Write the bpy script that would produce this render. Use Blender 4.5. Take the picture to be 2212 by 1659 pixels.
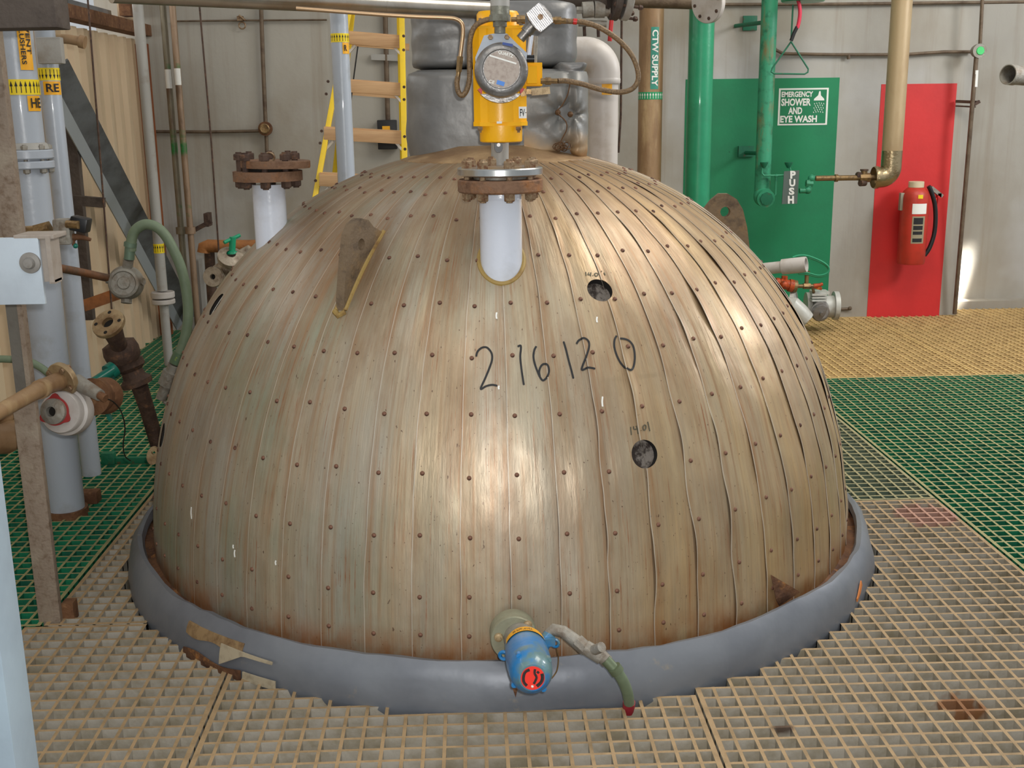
import bpy, bmesh, math, random
from mathutils import Vector as V, Matrix, noise
random.seed(7)
PI = math.pi
for _o in list(bpy.data.objects):
    bpy.data.objects.remove(_o)
SC = bpy.context.scene
COL = SC.collection

# ---------------------------------------------------------------- camera
W, HH, F = 2212., 1659., 2430.
PITCH, YAW, ROLL, EYE = math.radians(13.76), math.radians(2.0), math.radians(0.75), 1.52
_f0 = V((math.sin(YAW), math.cos(YAW), 0)); _r0 = V((math.cos(YAW), -math.sin(YAW), 0))
FW = _f0*math.cos(PITCH)+V((0, 0, -math.sin(PITCH)))
_u0 = _r0.cross(FW)
RT = _r0*math.cos(ROLL)-_u0*math.sin(ROLL)
UP = _r0*math.sin(ROLL)+_u0*math.cos(ROLL)
CAM = V((0, 0, EYE))
cd = bpy.data.cameras.new('camera'); co = bpy.data.objects.new('camera', cd); COL.objects.link(co)
M4 = Matrix((RT, UP, -FW)).transposed().to_4x4(); M4.translation = CAM
co.matrix_world = M4
cd.sensor_fit = 'HORIZONTAL'; cd.sensor_width = 36.; cd.lens = 36.*F/W; cd.clip_start = .02
SC.camera = co

# ---------------------------------------------------------------- light
SC.view_settings.view_transform = 'Standard'; SC.view_settings.look = 'None'
SC.view_settings.gamma = 1.; SC.view_settings.exposure = 0.15
SC.view_settings.use_curve_mapping = False
w = bpy.data.worlds.new('world'); SC.world = w; w.use_nodes = True
w.node_tree.nodes['Background'].inputs[0].default_value = (0.93, 0.97, 1.0, 1)
w.node_tree.nodes['Background'].inputs[1].default_value = .46

def area(name, loc, target, size, power, color=(1, 1, 1), sy=None, spread=None):
    l = bpy.data.lights.new(name, 'AREA'); l.energy = power; l.color = color
    l.size = size
    if sy: l.shape = 'RECTANGLE'; l.size_y = sy
    if spread: l.spread = spread
    o = bpy.data.objects.new(name, l); COL.objects.link(o); o.location = loc
    d = V(target)-V(loc); o.rotation_euler = d.to_track_quat('-Z', 'Y').to_euler()
    return o
# roof lights and the open doorway behind / to the right of the photographer
area('roof_light', (2.6, 4.6, 4.3), (1.6, 5.0, 0), 2.2, 100, (1.0, .93, .82), 1.6)
area('roof_light', (-0.4, 1.2, 4.3), (0, 2.6, 0), 2.0, 24, (1.0, .94, .86), 1.2)
area('doorway_light', (5.3, 5.2, 3.0), (1.6, 6.2, .6), .9, 90, (.96, .97, 1.0), .9)
# camera flash
area('camera_flash', (0.04, -0.02, EYE+.06), (0.12, 3.0, .55), .035, 38, (1.0, .98, .95))
# sun shaft that lands low on the right of the back wall
s = bpy.data.lights.new('sun_shaft', 'SPOT'); s.energy = 17000; s.color = (1, .98, .94); s.spot_size = math.radians(5.2); s.spot_blend = 1.; s.shadow_soft_size = .03
so = bpy.data.objects.new('sun_shaft', s); COL.objects.link(so); so.location = (5.1, 7.25, 3.3)
so.rotation_euler = (V((3.63, 8.40, .10))-so.location).to_track_quat('-Z', 'Y').to_euler()

# ---------------------------------------------------------------- placing
def ray(x, y): return (x-W/2)*RT/F-(y-HH/2)*UP/F+FW
def atY(x, y, Y): d = ray(x, y); return CAM+d*(Y/d.y)
def atZ(x, y, z=0.): d = ray(x, y); return CAM+d*((z-EYE)/d.z)
def atX(x, y, X): d = ray(x, y); return CAM+d*(X/d.x)
def mpx(p, n=1.): return n*((V(p)-CAM).dot(FW))/F      # metres covered by n pixels at a point

# ---------------------------------------------------------------- mesh helpers
class MB:
    def __init__(s): s.v = []; s.f = []; s.m = []
    def add(s, vs, fs, mi=0):
        n = len(s.v); s.v += [V(p) for p in vs]
        for f in fs: s.f.append([i+n for i in f]); s.m.append(mi)
        return s
    def box(s, c, d, R=None, mi=0, bev=0):
        c = V(c); x, y, z = d[0]/2, d[1]/2, d[2]/2
        if bev:
            b = min(bev, x*.9, y*.9, z*.9); pts = []
            bm = bmesh.new(); bmesh.ops.create_cube(bm, size=1)
            for q in bm.verts: q.co = V((q.co.x*2*x, q.co.y*2*y, q.co.z*2*z))
            bmesh.ops.bevel(bm, geom=bm.edges[:], offset=b, segments=2, profile=.6, affect='EDGES')
            bm.verts.index_update()
            vs = [q.co.copy() for q in bm.verts]; fs = [[q.index for q in f.verts] for f in bm.faces]; bm.free()
        else:
            vs = [V((a, b_, c_)) for a in (-x, x) for b_ in (-y, y) for c_ in (-z, z)]
            fs = [(0, 1, 3, 2), (4, 6, 7, 5), (0, 4, 5, 1), (2, 3, 7, 6), (0, 2, 6, 4), (1, 5, 7, 3)]
        if R is not None: vs = [R @ q for q in vs]
        return s.add([q+c for q in vs], fs, mi)
    def bb(s, a, b, mi=0, bev=0):
        a = V(a); b = V(b); return s.box((a+b)/2, [abs(q) for q in (b-a)], None, mi, bev)
    def beam(s, a, b, wx, wz, up=(0, 0, 1), mi=0, bev=0):
        a = V(a); b = V(b); d = (b-a); L = d.length; d.normalize(); u = V(up)
        x = d.cross(u).normalized(); z = x.cross(d)
        R = Matrix((x, d, z)).transposed()
        return s.box((a+b)/2, (wx, L, wz), R, mi, bev)
    def lathe(s, prof, o, ax=(0, 0, 1), seg=24, mi=0, ang=None):
        # prof: (radius, height along the axis)
        o = V(o); ax = V(ax).normalized(); q = V((0, 0, 1)) if abs(ax.z) < .9 else V((1, 0, 0))
        x = ax.cross(q).normalized(); y = ax.cross(x)
        n = len(prof); vs = []; fs = []
        for k in range(seg):
            a = 2*PI*k/seg
            for r, h in prof: vs.append(o+ax*h+(x*math.cos(a)+y*math.sin(a))*max(r, 1e-5))
        for k in range(seg):
            k2 = (k+1) % seg
            for i in range(n-1): fs.append((k*n+i, k*n+i+1, k2*n+i+1, k2*n+i))
        return s.add(vs, fs, mi)
    def cyl(s, a, b, r, seg=20, mi=0, r2=None, bev=0.):
        a = V(a); b = V(b); L = (b-a).length; r2 = r if r2 is None else r2
        if bev: p = [(0, 0), (r-bev, 0), (r, bev), (r2, L-bev), (r2-bev, L), (0, L)]
        else: p = [(0, 0), (r, 0), (r2, L), (0, L)]
        return s.lathe(p, a, b-a, seg, mi)
    def tube(s, pts, r, seg=12, mi=0, cap=True):
        pts = [V(p) for p in pts]; n = len(pts)
        t = []
        for i in range(n):
            d = pts[min(i+1, n-1)]-pts[max(i-1, 0)]; t.append(d.normalized())
        q = V((0, 0, 1)) if abs(t[0].z) < .9 else V((1, 0, 0))
        x = t[0].cross(q).normalized(); vs = []; fs = []
        for i in range(n):
            x = (x-t[i]*x.dot(t[i])).normalized(); y = t[i].cross(x)
            rr = r[i] if isinstance(r, (list, tuple)) else r
            for k in range(seg):
                a = 2*PI*k/seg; vs.append(pts[i]+(x*math.cos(a)+y*math.sin(a))*rr)
        for i in range(n-1):
            for k in range(seg):
                k2 = (k+1) % seg; fs.append((i*seg+k, i*seg+k2, (i+1)*seg+k2, (i+1)*seg+k))
        if cap: fs.append(list(range(seg))[::-1]); fs.append([(n-1)*seg+k for k in range(seg)])
        return s.add(vs, fs, mi)
    def prism(s, poly, o, ux, uy, n, th, mi=0):
        # poly (u,v) outline in plane ux,uy; thickness th along n, centred
        o = V(o); ux = V(ux); uy = V(uy); n = V(n).normalized(); k = len(poly)
        a = [o+ux*p[0]+uy*p[1]-n*th/2 for p in poly]; b = [q+n*th for q in a]
        fs = [list(range(k)), [2*k-1-i for i in range(k)]]
        fs += [(i, k+i, k+(i+1) % k, (i+1) % k) for i in range(k)]
        return s.add(a+b, fs, mi)
    def hexa(s, o, ax, r, h, mi=0, rot=0.):
        return s.lathe([(0, 0), (r, 0), (r, h*.85), (r*.86, h), (0, h)], o, ax, 6, mi)
    def sphere(s, c, r, seg=16, sc=(1, 1, 1), mi=0, z0=-1., z1=1.):
        n = seg//2+1; vs = []; fs = []; c = V(c)
        for i in range(n):
            t = math.asin(z0)+(math.asin(z1)-math.asin(z0))*i/(n-1)
            for k in range(seg):
                a = 2*PI*k/seg
                vs.append(c+V((math.cos(a)*math.cos(t)*r*sc[0], math.sin(a)*math.cos(t)*r*sc[1], math.sin(t)*r*sc[2])))
        for i in range(n-1):
            for k in range(seg):
                k2 = (k+1) % seg; fs.append((i*seg+k, i*seg+k2, (i+1)*seg+k2, (i+1)*seg+k))
        return s.add(vs, fs, mi)
    def torus(s, c, ax, R, r, a0=0, a1=2*PI, seg=28, rs=8, mi=0):
        c = V(c); ax = V(ax).normalized(); q = V((0, 0, 1)) if abs(ax.z) < .9 else V((1, 0, 0))
        x = ax.cross(q).normalized(); y = ax.cross(x)
        return s.tube([c+(x*math.cos(a0+(a1-a0)*k/seg)+y*math.sin(a0+(a1-a0)*k/seg))*R for k in range(seg+1)], r, rs, mi, True)
    def build(s, name, mat, T=None, parent=None, smooth=True, angle=38, weld=False, loc=None, recalc=True):
        # T: a Thing (its base is the local origin); parent: a part
        org = T.loc if T else (V(loc) if loc is not None else V((0, 0, 0)))
        me = bpy.data.meshes.new(name)
        me.from_pydata([tuple(p-org) for p in s.v], [], s.f); me.update()
        for q in (mat if isinstance(mat, (list, tuple)) else [mat]): me.materials.append(q)
        if max(s.m, default=0): me.polygons.foreach_set('material_index', s.m)
        if recalc or weld:
            bm = bmesh.new(); bm.from_mesh(me)
            bmesh.ops.remove_doubles(bm, verts=bm.verts[:], dist=2e-5)
            if recalc: bmesh.ops.recalc_face_normals(bm, faces=bm.faces[:])
            bm.to_mesh(me); bm.free()
        if smooth:
            me.polygons.foreach_set('use_smooth', [True]*len(me.polygons)); me.set_sharp_from_angle(angle=math.radians(angle))
        o = bpy.data.objects.new(name, me); COL.objects.link(o)
        if T and not parent: o.parent = T.o
        elif parent: o.parent = parent
        else: o.location = org
        return o

class Thing:
    def __init__(s, name, label, cat, loc, group=None):
        s.loc = V(loc); s.o = bpy.data.objects.new(name, None); COL.objects.link(s.o)
        s.o.location = s.loc; s.o.empty_display_size = .1; s.o['label'] = label; s.o['category'] = cat
        if group: s.o['group'] = group
def tag(o, label, cat, group=None, kind=None):
    o['label'] = label; o['category'] = cat
    if group: o['group'] = group
    if kind: o['kind'] = kind
    return o
def struct(o): o['kind'] = 'structure'; return o

# ---------------------------------------------------------------- materials
def C(r, g, b):
    def l(c): c /= 255.; return c/12.92 if c <= .04045 else ((c+.055)/1.055)**2.4
    return (l(r), l(g), l(b), 1)
def mat(name, c, rough=.6, metal=0., blots=(), bump=None, coat=0., emit=None, coord='Object', spec=.5, bumps=None):
    m = bpy.data.materials.new(name); m.use_nodes = True; nt = m.node_tree; N = nt.nodes; L = nt.links
    b = N['Principled BSDF']; b.inputs['Roughness'].default_value = rough; b.inputs['Metallic'].default_value = metal
    b.inputs['Coat Weight'].default_value = coat; b.inputs['Specular IOR Level'].default_value = spec
    b.inputs['Base Color'].default_value = c
    tc = N.new('ShaderNodeTexCoord')
    src = None
    for i, (c2, sc, lo, hi, st) in enumerate(blots):
        mp = N.new('ShaderNodeMapping'); mp.inputs['Scale'].default_value = st; mp.inputs['Location'].default_value = (i*3.1, i*1.7, i*.9)
        L.new(tc.outputs[coord], mp.inputs[0])
        n = N.new('ShaderNodeTexNoise'); n.inputs['Scale'].default_value = sc; n.inputs['Detail'].default_value = 5; n.inputs['Roughness'].default_value = .62
        L.new(mp.outputs[0], n.inputs['Vector'])
        r = N.new('ShaderNodeMapRange'); r.inputs[1].default_value = lo; r.inputs[2].default_value = hi; L.new(n.outputs[0], r.inputs[0])
        x = N.new('ShaderNodeMix'); x.data_type = 'RGBA'
        if src is None: x.inputs[6].default_value = c
        else: L.new(src, x.inputs[6])
        x.inputs[7].default_value = c2; L.new(r.outputs[0], x.inputs[0]); src = x.outputs[2]
    if src is not None: L.new(src, b.inputs['Base Color'])
    prev = None
    for (sc, st, k) in ([bump] if bump else [])+list(bumps or []):
        n = N.new('ShaderNodeTexNoise'); n.inputs['Scale'].default_value = sc; n.inputs['Detail'].default_value = 4
        mp = N.new('ShaderNodeMapping'); mp.inputs['Scale'].default_value = k; L.new(tc.outputs[coord], mp.inputs[0]); L.new(mp.outputs[0], n.inputs['Vector'])
        bp = N.new('ShaderNodeBump'); bp.inputs['Strength'].default_value = st; bp.inputs['Distance'].default_value = .01
        L.new(n.outputs[0], bp.inputs['Height'])
        if prev: L.new(prev, bp.inputs['Normal'])
        prev = bp.outputs[0]
    if prev: L.new(prev, b.inputs['Normal'])
    if emit: b.inputs['Emission Color'].default_value = emit[0]; b.inputs['Emission Strength'].default_value = emit[1]
    return m
U = (1, 1, 1)
rustc, dkrust, tan = C(128, 78, 42), C(78, 50, 34), C(176, 150, 108)
m_rust = mat('rusty_steel', C(120, 84, 56), .8, .25, [(C(84, 52, 34), 14, .42, .7, U), (C(150, 112, 78), 30, .55, .75, U)], (60, .5, U))
m_flrust = mat('rusty_flange', C(128, 98, 76), .75, .3, [(C(168, 108, 52), 9, .5, .72, U), (C(98, 70, 52), 25, .5, .7, U)], (70, .4, U))
m_dkrust = mat('dark_corroded_iron', C(88, 68, 56), .75, .2, [(C(60, 44, 38), 20, .4, .7, U), (C(128, 92, 66), 40, .55, .75, U)], (50, .5, U))
m_bolt = mat('weathered_bolt_steel', C(150, 128, 100), .5, .5, [(C(110, 72, 48), 60, .45, .65, U)], (120, .3, U))
m_wpipe = mat('glossy_white_paint', C(212, 218, 230), .22, 0, [(C(190, 192, 196), 6, .5, .8, U)], (90, .06, U), coat=.4)
m_gpipe = mat('pale_grey_pipe_paint', C(170, 178, 188), .32, 0, [(C(140, 140, 138), 5, .55, .8, U)], (60, .08, U), coat=.2)
m_gpipe2 = mat('dull_grey_pipe_paint', C(160, 158, 152), .5, 0, [(C(126, 112, 92), 7, .55, .8, U)], (60, .1, U))
m_lgrey = mat('light_grey_steel_paint', C(168, 186, 198), .5, 0, [(C(150, 165, 178), 3, .4, .7, U)], (80, .04, U))
m_plate = mat('bluish_white_plate_paint', C(196, 208, 218), .5, 0, [(C(180, 190, 200), 5, .45, .8, U)], (90, .03, U))
m_beigest = mat('beige_primer_steel', C(140, 124, 108), .65, .1, [(C(112, 92, 74), 40, .5, .7, U), (C(160, 148, 130), 7, .5, .75, U)], (120, .25, U))
m_darkbeam = mat('dark_steel_beam', C(82, 72, 64), .7, .1, [(C(60, 50, 44), 10, .45, .7, U)], (60, .3, U))
m_slate = mat('slate_grey_steel_paint', C(112, 116, 118), .55, .1, [(C(70, 68, 66), 4, .45, .75, U)], (60, .1, U))
m_black = mat('black_plastic', C(22, 22, 24), .4)
m_dark = mat('dark_void', C(26, 22, 18), .9)
m_white = mat('white_label', C(232, 232, 226), .55)
m_yel = mat('yellow_label', C(236, 208, 20), .5)
m_org = mat('orange_label', C(236, 170, 20), .5, 0, [(C(214, 146, 20), 12, .5, .8, U)])
m_ink = mat('black_ink', C(24, 24, 26), .6)
m_yact = mat('yellow_enamel', C(246, 180, 4), .34, 0, [(C(236, 168, 4), 8, .5, .8, U)], (140, .05, U))
m_yflat = mat('yellow_cast_body', C(246, 180, 4), .6, 0, [(C(236, 168, 4), 8, .5, .8, U)], (140, .05, U), spec=.25)
m_alu = mat('cast_aluminium', C(142, 140, 138), .38, .75, [(C(120, 112, 104), 20, .5, .75, U)], (90, .15, U))
m_chrome = mat('machined_steel', C(224, 224, 222), .3, 1., [(C(180, 182, 180), 3, .4, .6, (1, 1, .05))], (40, .05, (1, 1, .05)))
m_silver = mat('dull_silver_cladding', C(176, 170, 160), .3, .9, [(C(150, 138, 120), 5, .45, .7, U)], (20, .06, U))
m_brass = mat('tarnished_brass', C(142, 116, 78), .4, .6, [(C(96, 76, 56), 40, .5, .7, U)], (80, .2, U))
m_hosebr = mat('braided_brown_hose', C(132, 108, 78), .5, .3, [(C(104, 84, 62), 200, .45, .6, U)], (300, .3, U))
m_hosegr = mat('pale_green_conduit_hose', C(118, 134, 108), .55, 0, [(C(98, 114, 90), 8, .4, .7, U)], (60, .1, U))
m_conduit = mat('weathered_conduit', C(112, 96, 78), .6, .3, [(C(84, 68, 54), 12, .45, .7, U)], (80, .2, U))
m_cgrey = mat('corroded_grey_casting', C(150, 146, 136), .6, .3, [(C(122, 108, 92), 25, .45, .7, U)], (70, .35, U))
m_green = mat('green_pipe_paint', C(30, 140, 98), .38, 0, [(C(24, 118, 82), 4, .45, .75, U)], (60, .1, U), coat=.2)
m_ngreen = mat('worn_green_pipe_paint', C(52, 146, 108), .5, 0, [(C(128, 108, 66), 9, .52, .66, (1, 1, .3)), (C(22, 96, 66), 14, .52, .7, U)], (60, .15, U))
m_dgreen = mat('dark_green_paint', C(22, 104, 74), .5, 0, [(C(90, 74, 48), 30, .6, .7, U)], (60, .2, U))
m_teal = mat('teal_green_paint', C(8, 108, 92), .35, 0, [], None, coat=.3)
m_brpipe = mat('brown_pipe_paint', C(152, 122, 88), .5, 0, [(C(122, 92, 62), 6, .45, .7, (1, 1, .3)), (C(178, 152, 112), 12, .55, .75, (1, 1, .2))], (60, .15, U))
m_bgpipe = mat('beige_lagged_pipe', C(176, 154, 118), .45, .1, [(C(150, 122, 86), 5, .45, .75, (1, 1, .3))], (50, .1, U))
m_lag = mat('foil_elbow', C(176, 158, 124), .25, .85, [(C(140, 112, 76), 14, .5, .7, U)], (60, .3, U))
m_pvc = mat('off_white_pvc', C(190, 184, 178), .45, 0, [(C(160, 148, 134), 7, .5, .8, U)])
m_red = mat('red_paint', C(196, 40, 38), .4, 0, [], None, coat=.1)
m_ext = mat('faded_red_cylinder', C(190, 52, 36), .45, 0, [(C(150, 44, 28), 5, .45, .75, U)], (60, .05, U))
m_orv = mat('orange_red_valve_iron', C(176, 72, 26), .5, .2, [(C(120, 50, 26), 40, .45, .65, U), (C(222, 150, 40), 30, .62, .72, U)], (80, .4, U))
m_lyel = mat('ladder_yellow_fibreglass', C(236, 200, 44), .4, 0, [(C(216, 186, 60), 8, .5, .8, U)])
m_wood = mat('pale_wooden_tread', C(206, 168, 124), .6, 0, [(C(182, 142, 102), 8, .4, .7, (.3, 6, 6))], (40, .1, (.3, 6, 6)))
m_brace = mat('pale_ladder_brace', C(206, 200, 192), .45, .3)
m_blue = mat('blue_enamel', C(28, 118, 180), .3, 0, [(C(92, 124, 128), 10, .52, .64, U)], (90, .1, U), coat=.3)
m_redd = mat('red_warning_disc', C(236, 52, 36), .4)
m_blanket = mat('grey_insulation_cloth', C(128, 128, 126), .42, .25, [(C(106, 106, 106), 3, .4, .7, U)], (9, .55, U), bumps=[(3.5, .9, U)])
m_blanket2 = mat('heat_stained_insulation_cloth', C(134, 134, 126), .36, .3, [(C(172, 140, 90), 2.2, .52, .72, (1, 1, 1.4)), (C(150, 104, 56), 6, .64, .8, U)], (12, .7, U), bumps=[(3.5, .9, U)])
m_lead = mat('grey_flashing', C(122, 126, 132), .45, .25, [(C(104, 108, 116), 3, .4, .7, U), (C(150, 142, 128), 14, .66, .8, U)], (6, .5, U))
m_rusted = mat('rusted_ledge', C(112, 76, 48), .85, .1, [(C(70, 44, 30), 12, .4, .65, U), (C(164, 112, 58), 20, .58, .72, U)], (50, .6, U))
m_tape = mat('beige_tape', C(168, 156, 132), .6, 0, [(C(140, 128, 106), 30, .5, .7, U)])

# wall paints
m_wall = mat('grey_wall_paint', C(168, 164, 154), .75, 0, [(C(150, 142, 128), .9, .45, .65, (1, 1, .6)), (C(184, 184, 182), .5, .52, .7, U), (C(70, 64, 56), 26, .735, .75, U), (C(148, 138, 122), 3, .55, .8, (3, 1, .12))], (30, .12, U))
m_wallg = mat('green_wall_paint', C(14, 128, 82), .55, 0, [(C(18, 110, 72), 1.5, .4, .7, U), (C(12, 50, 36), 28, .75, .765, U)], (40, .08, U))
m_wallr = mat('red_wall_paint', C(206, 44, 42), .55, 0, [(C(190, 38, 36), 2, .4, .7, U), (C(120, 40, 34), 30, .75, .77, U)], (40, .08, U))
m_corr = mat('cream_corrugated_sheet', C(206, 184, 152), .5, 0, [(C(180, 154, 122), 2, .45, .7, (1, 1, .15)), (C(226, 214, 190), 3, .58, .75, (1, 1, .2))], (30, .05, U))
m_slab = mat('dark_lower_floor', C(46, 48, 44), .9, 0, [(C(30, 32, 30), 2, .4, .7, U)])
m_ceil = mat('roof_deck', C(150, 148, 142), .8)
# gratings: worn tops and their own resin colour on the sides
def grate(name, top, top2, side, side2, stain=None):
    a = mat(name+'_top', top, .7, 0, [(top2, 14, .45, .68, U)], (200, .2, U))
    b = mat(name+'_side', side, .65, 0, [(side2, 9, .42, .66, U)], (60, .15, U))
    if stain:
        for m in (a, b):
            nt = m.node_tree; N = nt.nodes; L = nt.links; tc = N.new('ShaderNodeTexCoord'); bs = N['Principled BSDF']; src = bs.inputs['Base Color'].links[0].from_socket
            for (p, r, cc) in stain:
                vm = N.new('ShaderNodeVectorMath'); vm.operation = 'DISTANCE'; L.new(tc.outputs['Object'], vm.inputs[0]); vm.inputs[1].default_value = p
                ns = N.new('ShaderNodeTexNoise'); ns.inputs['Scale'].default_value = 22; L.new(tc.outputs['Object'], ns.inputs['Vector'])
                ad = N.new('ShaderNodeMath'); ad.operation = 'MULTIPLY_ADD'; ad.inputs[1].default_value = -.07; L.new(ns.outputs[0], ad.inputs[0]); L.new(vm.outputs['Value'], ad.inputs[2])
                mr = N.new('ShaderNodeMapRange'); mr.inputs[1].default_value = r; mr.inputs[2].default_value = r-.022; mr.inputs[4].default_value = .85; L.new(ad.outputs[0], mr.inputs[0])
                mx = N.new('ShaderNodeMix'); mx.data_type = 'RGBA'; L.new(mr.outputs[0], mx.inputs[0]); L.new(src, mx.inputs[6]); mx.inputs[7].default_value = cc; src = mx.outputs[2]
            L.new(src, bs.inputs['Base Color'])
    return [a, b]
g_beige = grate('beige_grating', C(164, 138, 102), C(136, 114, 82), C(170, 163, 150), C(138, 128, 106))
g_green = grate('green_grating', C(150, 144, 98), C(120, 122, 82), C(10, 118, 80), C(8, 84, 62))
g_gg = grate('greygreen_grating', C(150, 142, 104), C(124, 122, 92), C(104, 116, 96), C(78, 96, 80))
g_tan = grate('tan_grating', C(208, 176, 112), C(176, 142, 88), C(204, 172, 118), C(160, 130, 84))

def _rel(x, y, z=0.): p = atZ(x, y, z); return (p.x-.574, p.y-1.5, 0)
g_beige_r = grate('stained_beige_grating', C(164, 138, 102), C(136, 114, 82), C(170, 163, 150), C(138, 128, 106), [(_rel(2078, 1522), .035, C(122, 72, 24)), (_rel(1690, 1572), -.004, C(60, 36, 22)), (_rel(2000, 1110), .09, C(170, 128, 112))])
# ---------------------------------------------------------------- dome shape
DX, DY, DR, DH = .0912, 3.9549, 1.2307, 1.3836
def rad(z): return DR*max(0., 1-(max(z, 0)/DH)**2.2416)**(1/2.17487)
def zt(t): return DH*math.sin(t)          # t: 0 at the base .. pi/2 at the crown
def dpt(az, z, off=0.):
    # az: 0 faces the camera (-Y), grows to the right (+X)
    r = rad(z); e = 1e-3
    r2 = rad(min(z+e, DH)); dz = min(z+e, DH)-z
    tr, tz = r2-r, dz
    l = math.hypot(tr, tz) or 1; nr, nz = tz/l, -tr/l
    d = V((math.sin(az), -math.cos(az), 0))
    return V((DX, DY, 0))+d*(r+nr*off)+V((0, 0, z+nz*off))
def dnor(az, z): return (dpt(az, z, .01)-dpt(az, z, 0)).normalized()
def dhit(x, y):
    d = ray(x, y); t = 1.8; st = .01
    def g(t):
        P = CAM+d*t
        if P.z > DH: return 1.
        return math.hypot(P.x-DX, P.y-DY)-rad(P.z)
    while t < 6:
        if g(t) < 0: break
        t += st
    else: return None
    a, b = t-st, t
    for _ in range(30):
        m_ = (a+b)/2
        if g(m_) < 0: b = m_
        else: a = m_
    P = CAM+d*b
    return math.atan2(P.x-DX, -(P.y-DY)), P.z
NP = 58
DA = 2*PI/NP
_s = dhit(1009, 1029); A0 = _s[0]
def lift(az):
    # how far the sheet stands off the shell at this azimuth, lap included
    s = ((az-A0) % DA)/DA
    return .0045*(1-s)
m_dome = None
def dome_material():
    m = bpy.data.materials.new('weathered_cladding_sheet'); m.use_nodes = True; nt = m.node_tree; N = nt.nodes; L = nt.links
    b = N['Principled BSDF']; b.inputs['Metallic'].default_value = .42; b.inputs['Specular IOR Level'].default_value = .8
    uv = N.new('ShaderNodeUVMap'); uv.uv_map = 'UVMap'; oi = N.new('ShaderNodeObjectInfo')
    def rng(inp, lo, hi, a=0., c=1.):
        r = N.new('ShaderNodeMapRange'); r.inputs[1].default_value = lo; r.inputs[2].default_value = hi; r.inputs[3].default_value = a; r.inputs[4].default_value = c
        L.new(inp, r.inputs[0]); return r.outputs[0]
    def nz(scale, st, det=5, rough=.6, loc=(0, 0, 0)):
        mp = N.new('ShaderNodeMapping'); mp.inputs['Scale'].default_value = st; mp.inputs['Location'].default_value = loc; L.new(uv.outputs[0], mp.inputs[0])
        n = N.new('ShaderNodeTexNoise'); n.inputs['Scale'].default_value = scale; n.inputs['Detail'].default_value = det; n.inputs['Roughness'].default_value = rough
        L.new(mp.outputs[0], n.inputs['Vector']); return n.outputs[0]
    def mix(f, a, c, blend='MIX'):
        x = N.new('ShaderNodeMix'); x.data_type = 'RGBA'; x.blend_type = blend
        if isinstance(f, float): x.inputs[0].default_value = f
        else: L.new(f, x.inputs[0])
        for i, q in ((6, a), (7, c)):
            if isinstance(q, tuple): x.inputs[i].default_value = q
            else: L.new(q, x.inputs[i])
        return x.outputs[2]
    def mul(a, c):
        x = N.new('ShaderNodeMath'); x.operation = 'MULTIPLY'
        for i, q in ((0, a), (1, c)):
            if isinstance(q, float): x.inputs[i].default_value = q
            else: L.new(q, x.inputs[i])
        return x.outputs[0]
    sep = N.new('ShaderNodeSeparateXYZ'); L.new(uv.outputs[0], sep.inputs[0])
    right = rng(sep.outputs[0], -.7, .9)         # the right-hand side is stained browner
    grey = mix(rng(oi.outputs['Random'], 0, 1), C(160, 156, 144), C(178, 170, 154))
    tn = mix(rng(nz(2.2, (1, .35, 1)), .35, .65), C(178, 146, 102), C(196, 166, 118))
    tf = rng(nz(1.6, (2.2, .35, 1)), .38, .62)
    x1 = N.new('ShaderNodeMath'); x1.operation = 'ADD'; L.new(mul(right, .75), x1.inputs[0]); L.new(mul(tf, .5), x1.inputs[1])
    c1 = mix(rng(x1.outputs[0], .2, 1.1), grey, tn)
    gp = mul(rng(nz(2.6, (1, .7, 1), 4, .55, (4, 9, 0)), .45, .62), rng(sep.outputs[0], .1, -.7, .15, .8))
    c1 = mix(gp, c1, C(142, 148, 126))
    bp_ = mul(rng(nz(3.4, (1.6, .45, 1), 6, .68, (11, 2, 0)), .44, .66), rng(sep.outputs[1], .15, .9, .35, .85))
    c1 = mix(bp_, c1, C(138, 110, 80))
    # long runs of rust water down every sheet
    st1 = rng(nz(14, (3.2, .05, 1), 4, .6), .5, .72)
    c2 = mix(mul(mul(st1, rng(nz(4, (1.5, .8, 1), 3, .6, (2, 7, 0)), .36, .6, .25, 1)), .85), c1, C(150, 106, 62))
    st2 = rng(nz(30, (4., .07, 1), 6, .7, (3, 1, 0)), .56, .66)
    c3 = mix(mul(mul(st2, rng(nz(6, (2, 1.2, 1), 4, .7, (8, 3, 0)), .42, .6)), .9), c2, C(146, 84, 40))
    # rust bleeding out from under the lap of the next sheet
    uv2 = N.new('ShaderNodeUVMap'); uv2.uv_map = 'across'; sp2 = N.new('ShaderNodeSeparateXYZ'); L.new(uv2.outputs[0], sp2.inputs[0])
    e1 = rng(sp2.outputs[0], .70, .865); e2 = rng(sp2.outputs[0], .12, -.06)
    c3 = mix(mul(mul(e1, e1), rng(nz(7, (1, .5, 1)), .38, .62, 0, .5)), c3, C(140, 92, 50))
    c3 = mix(mul(mul(e2, e2), rng(nz(9, (1, .5, 1), loc=(5, 2, 0)), .4, .6, 0, .45)), c3, C(150, 104, 60))
    c3 = mix(rng(sp2.outputs[0], .855, .871, 0, .55), c3, C(72, 56, 42))
    # fine brushed variation and specks
    c4 = mix(mul(rng(nz(90, (3, .05, 1), 3), .4, .7), .3), c3, C(118, 108, 88))
    c5 = mix(mul(rng(nz(120, (1, .6, 1), 2), .69, .73), .8), c4, C(78, 48, 30))
    c5 = mix(mul(mul(rng(nz(58, (1.2, .45, 1), 3, .6, (7, 7, 0)), .685, .72), rng(nz(2.5, (1, 1, 1), 2, .5, (1, 5, 0)), .42, .55)), .85), c5, C(84, 58, 42))
    # rust creeping up from the lower edge
    lo = rng(sep.outputs[1], .10, .0)
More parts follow.
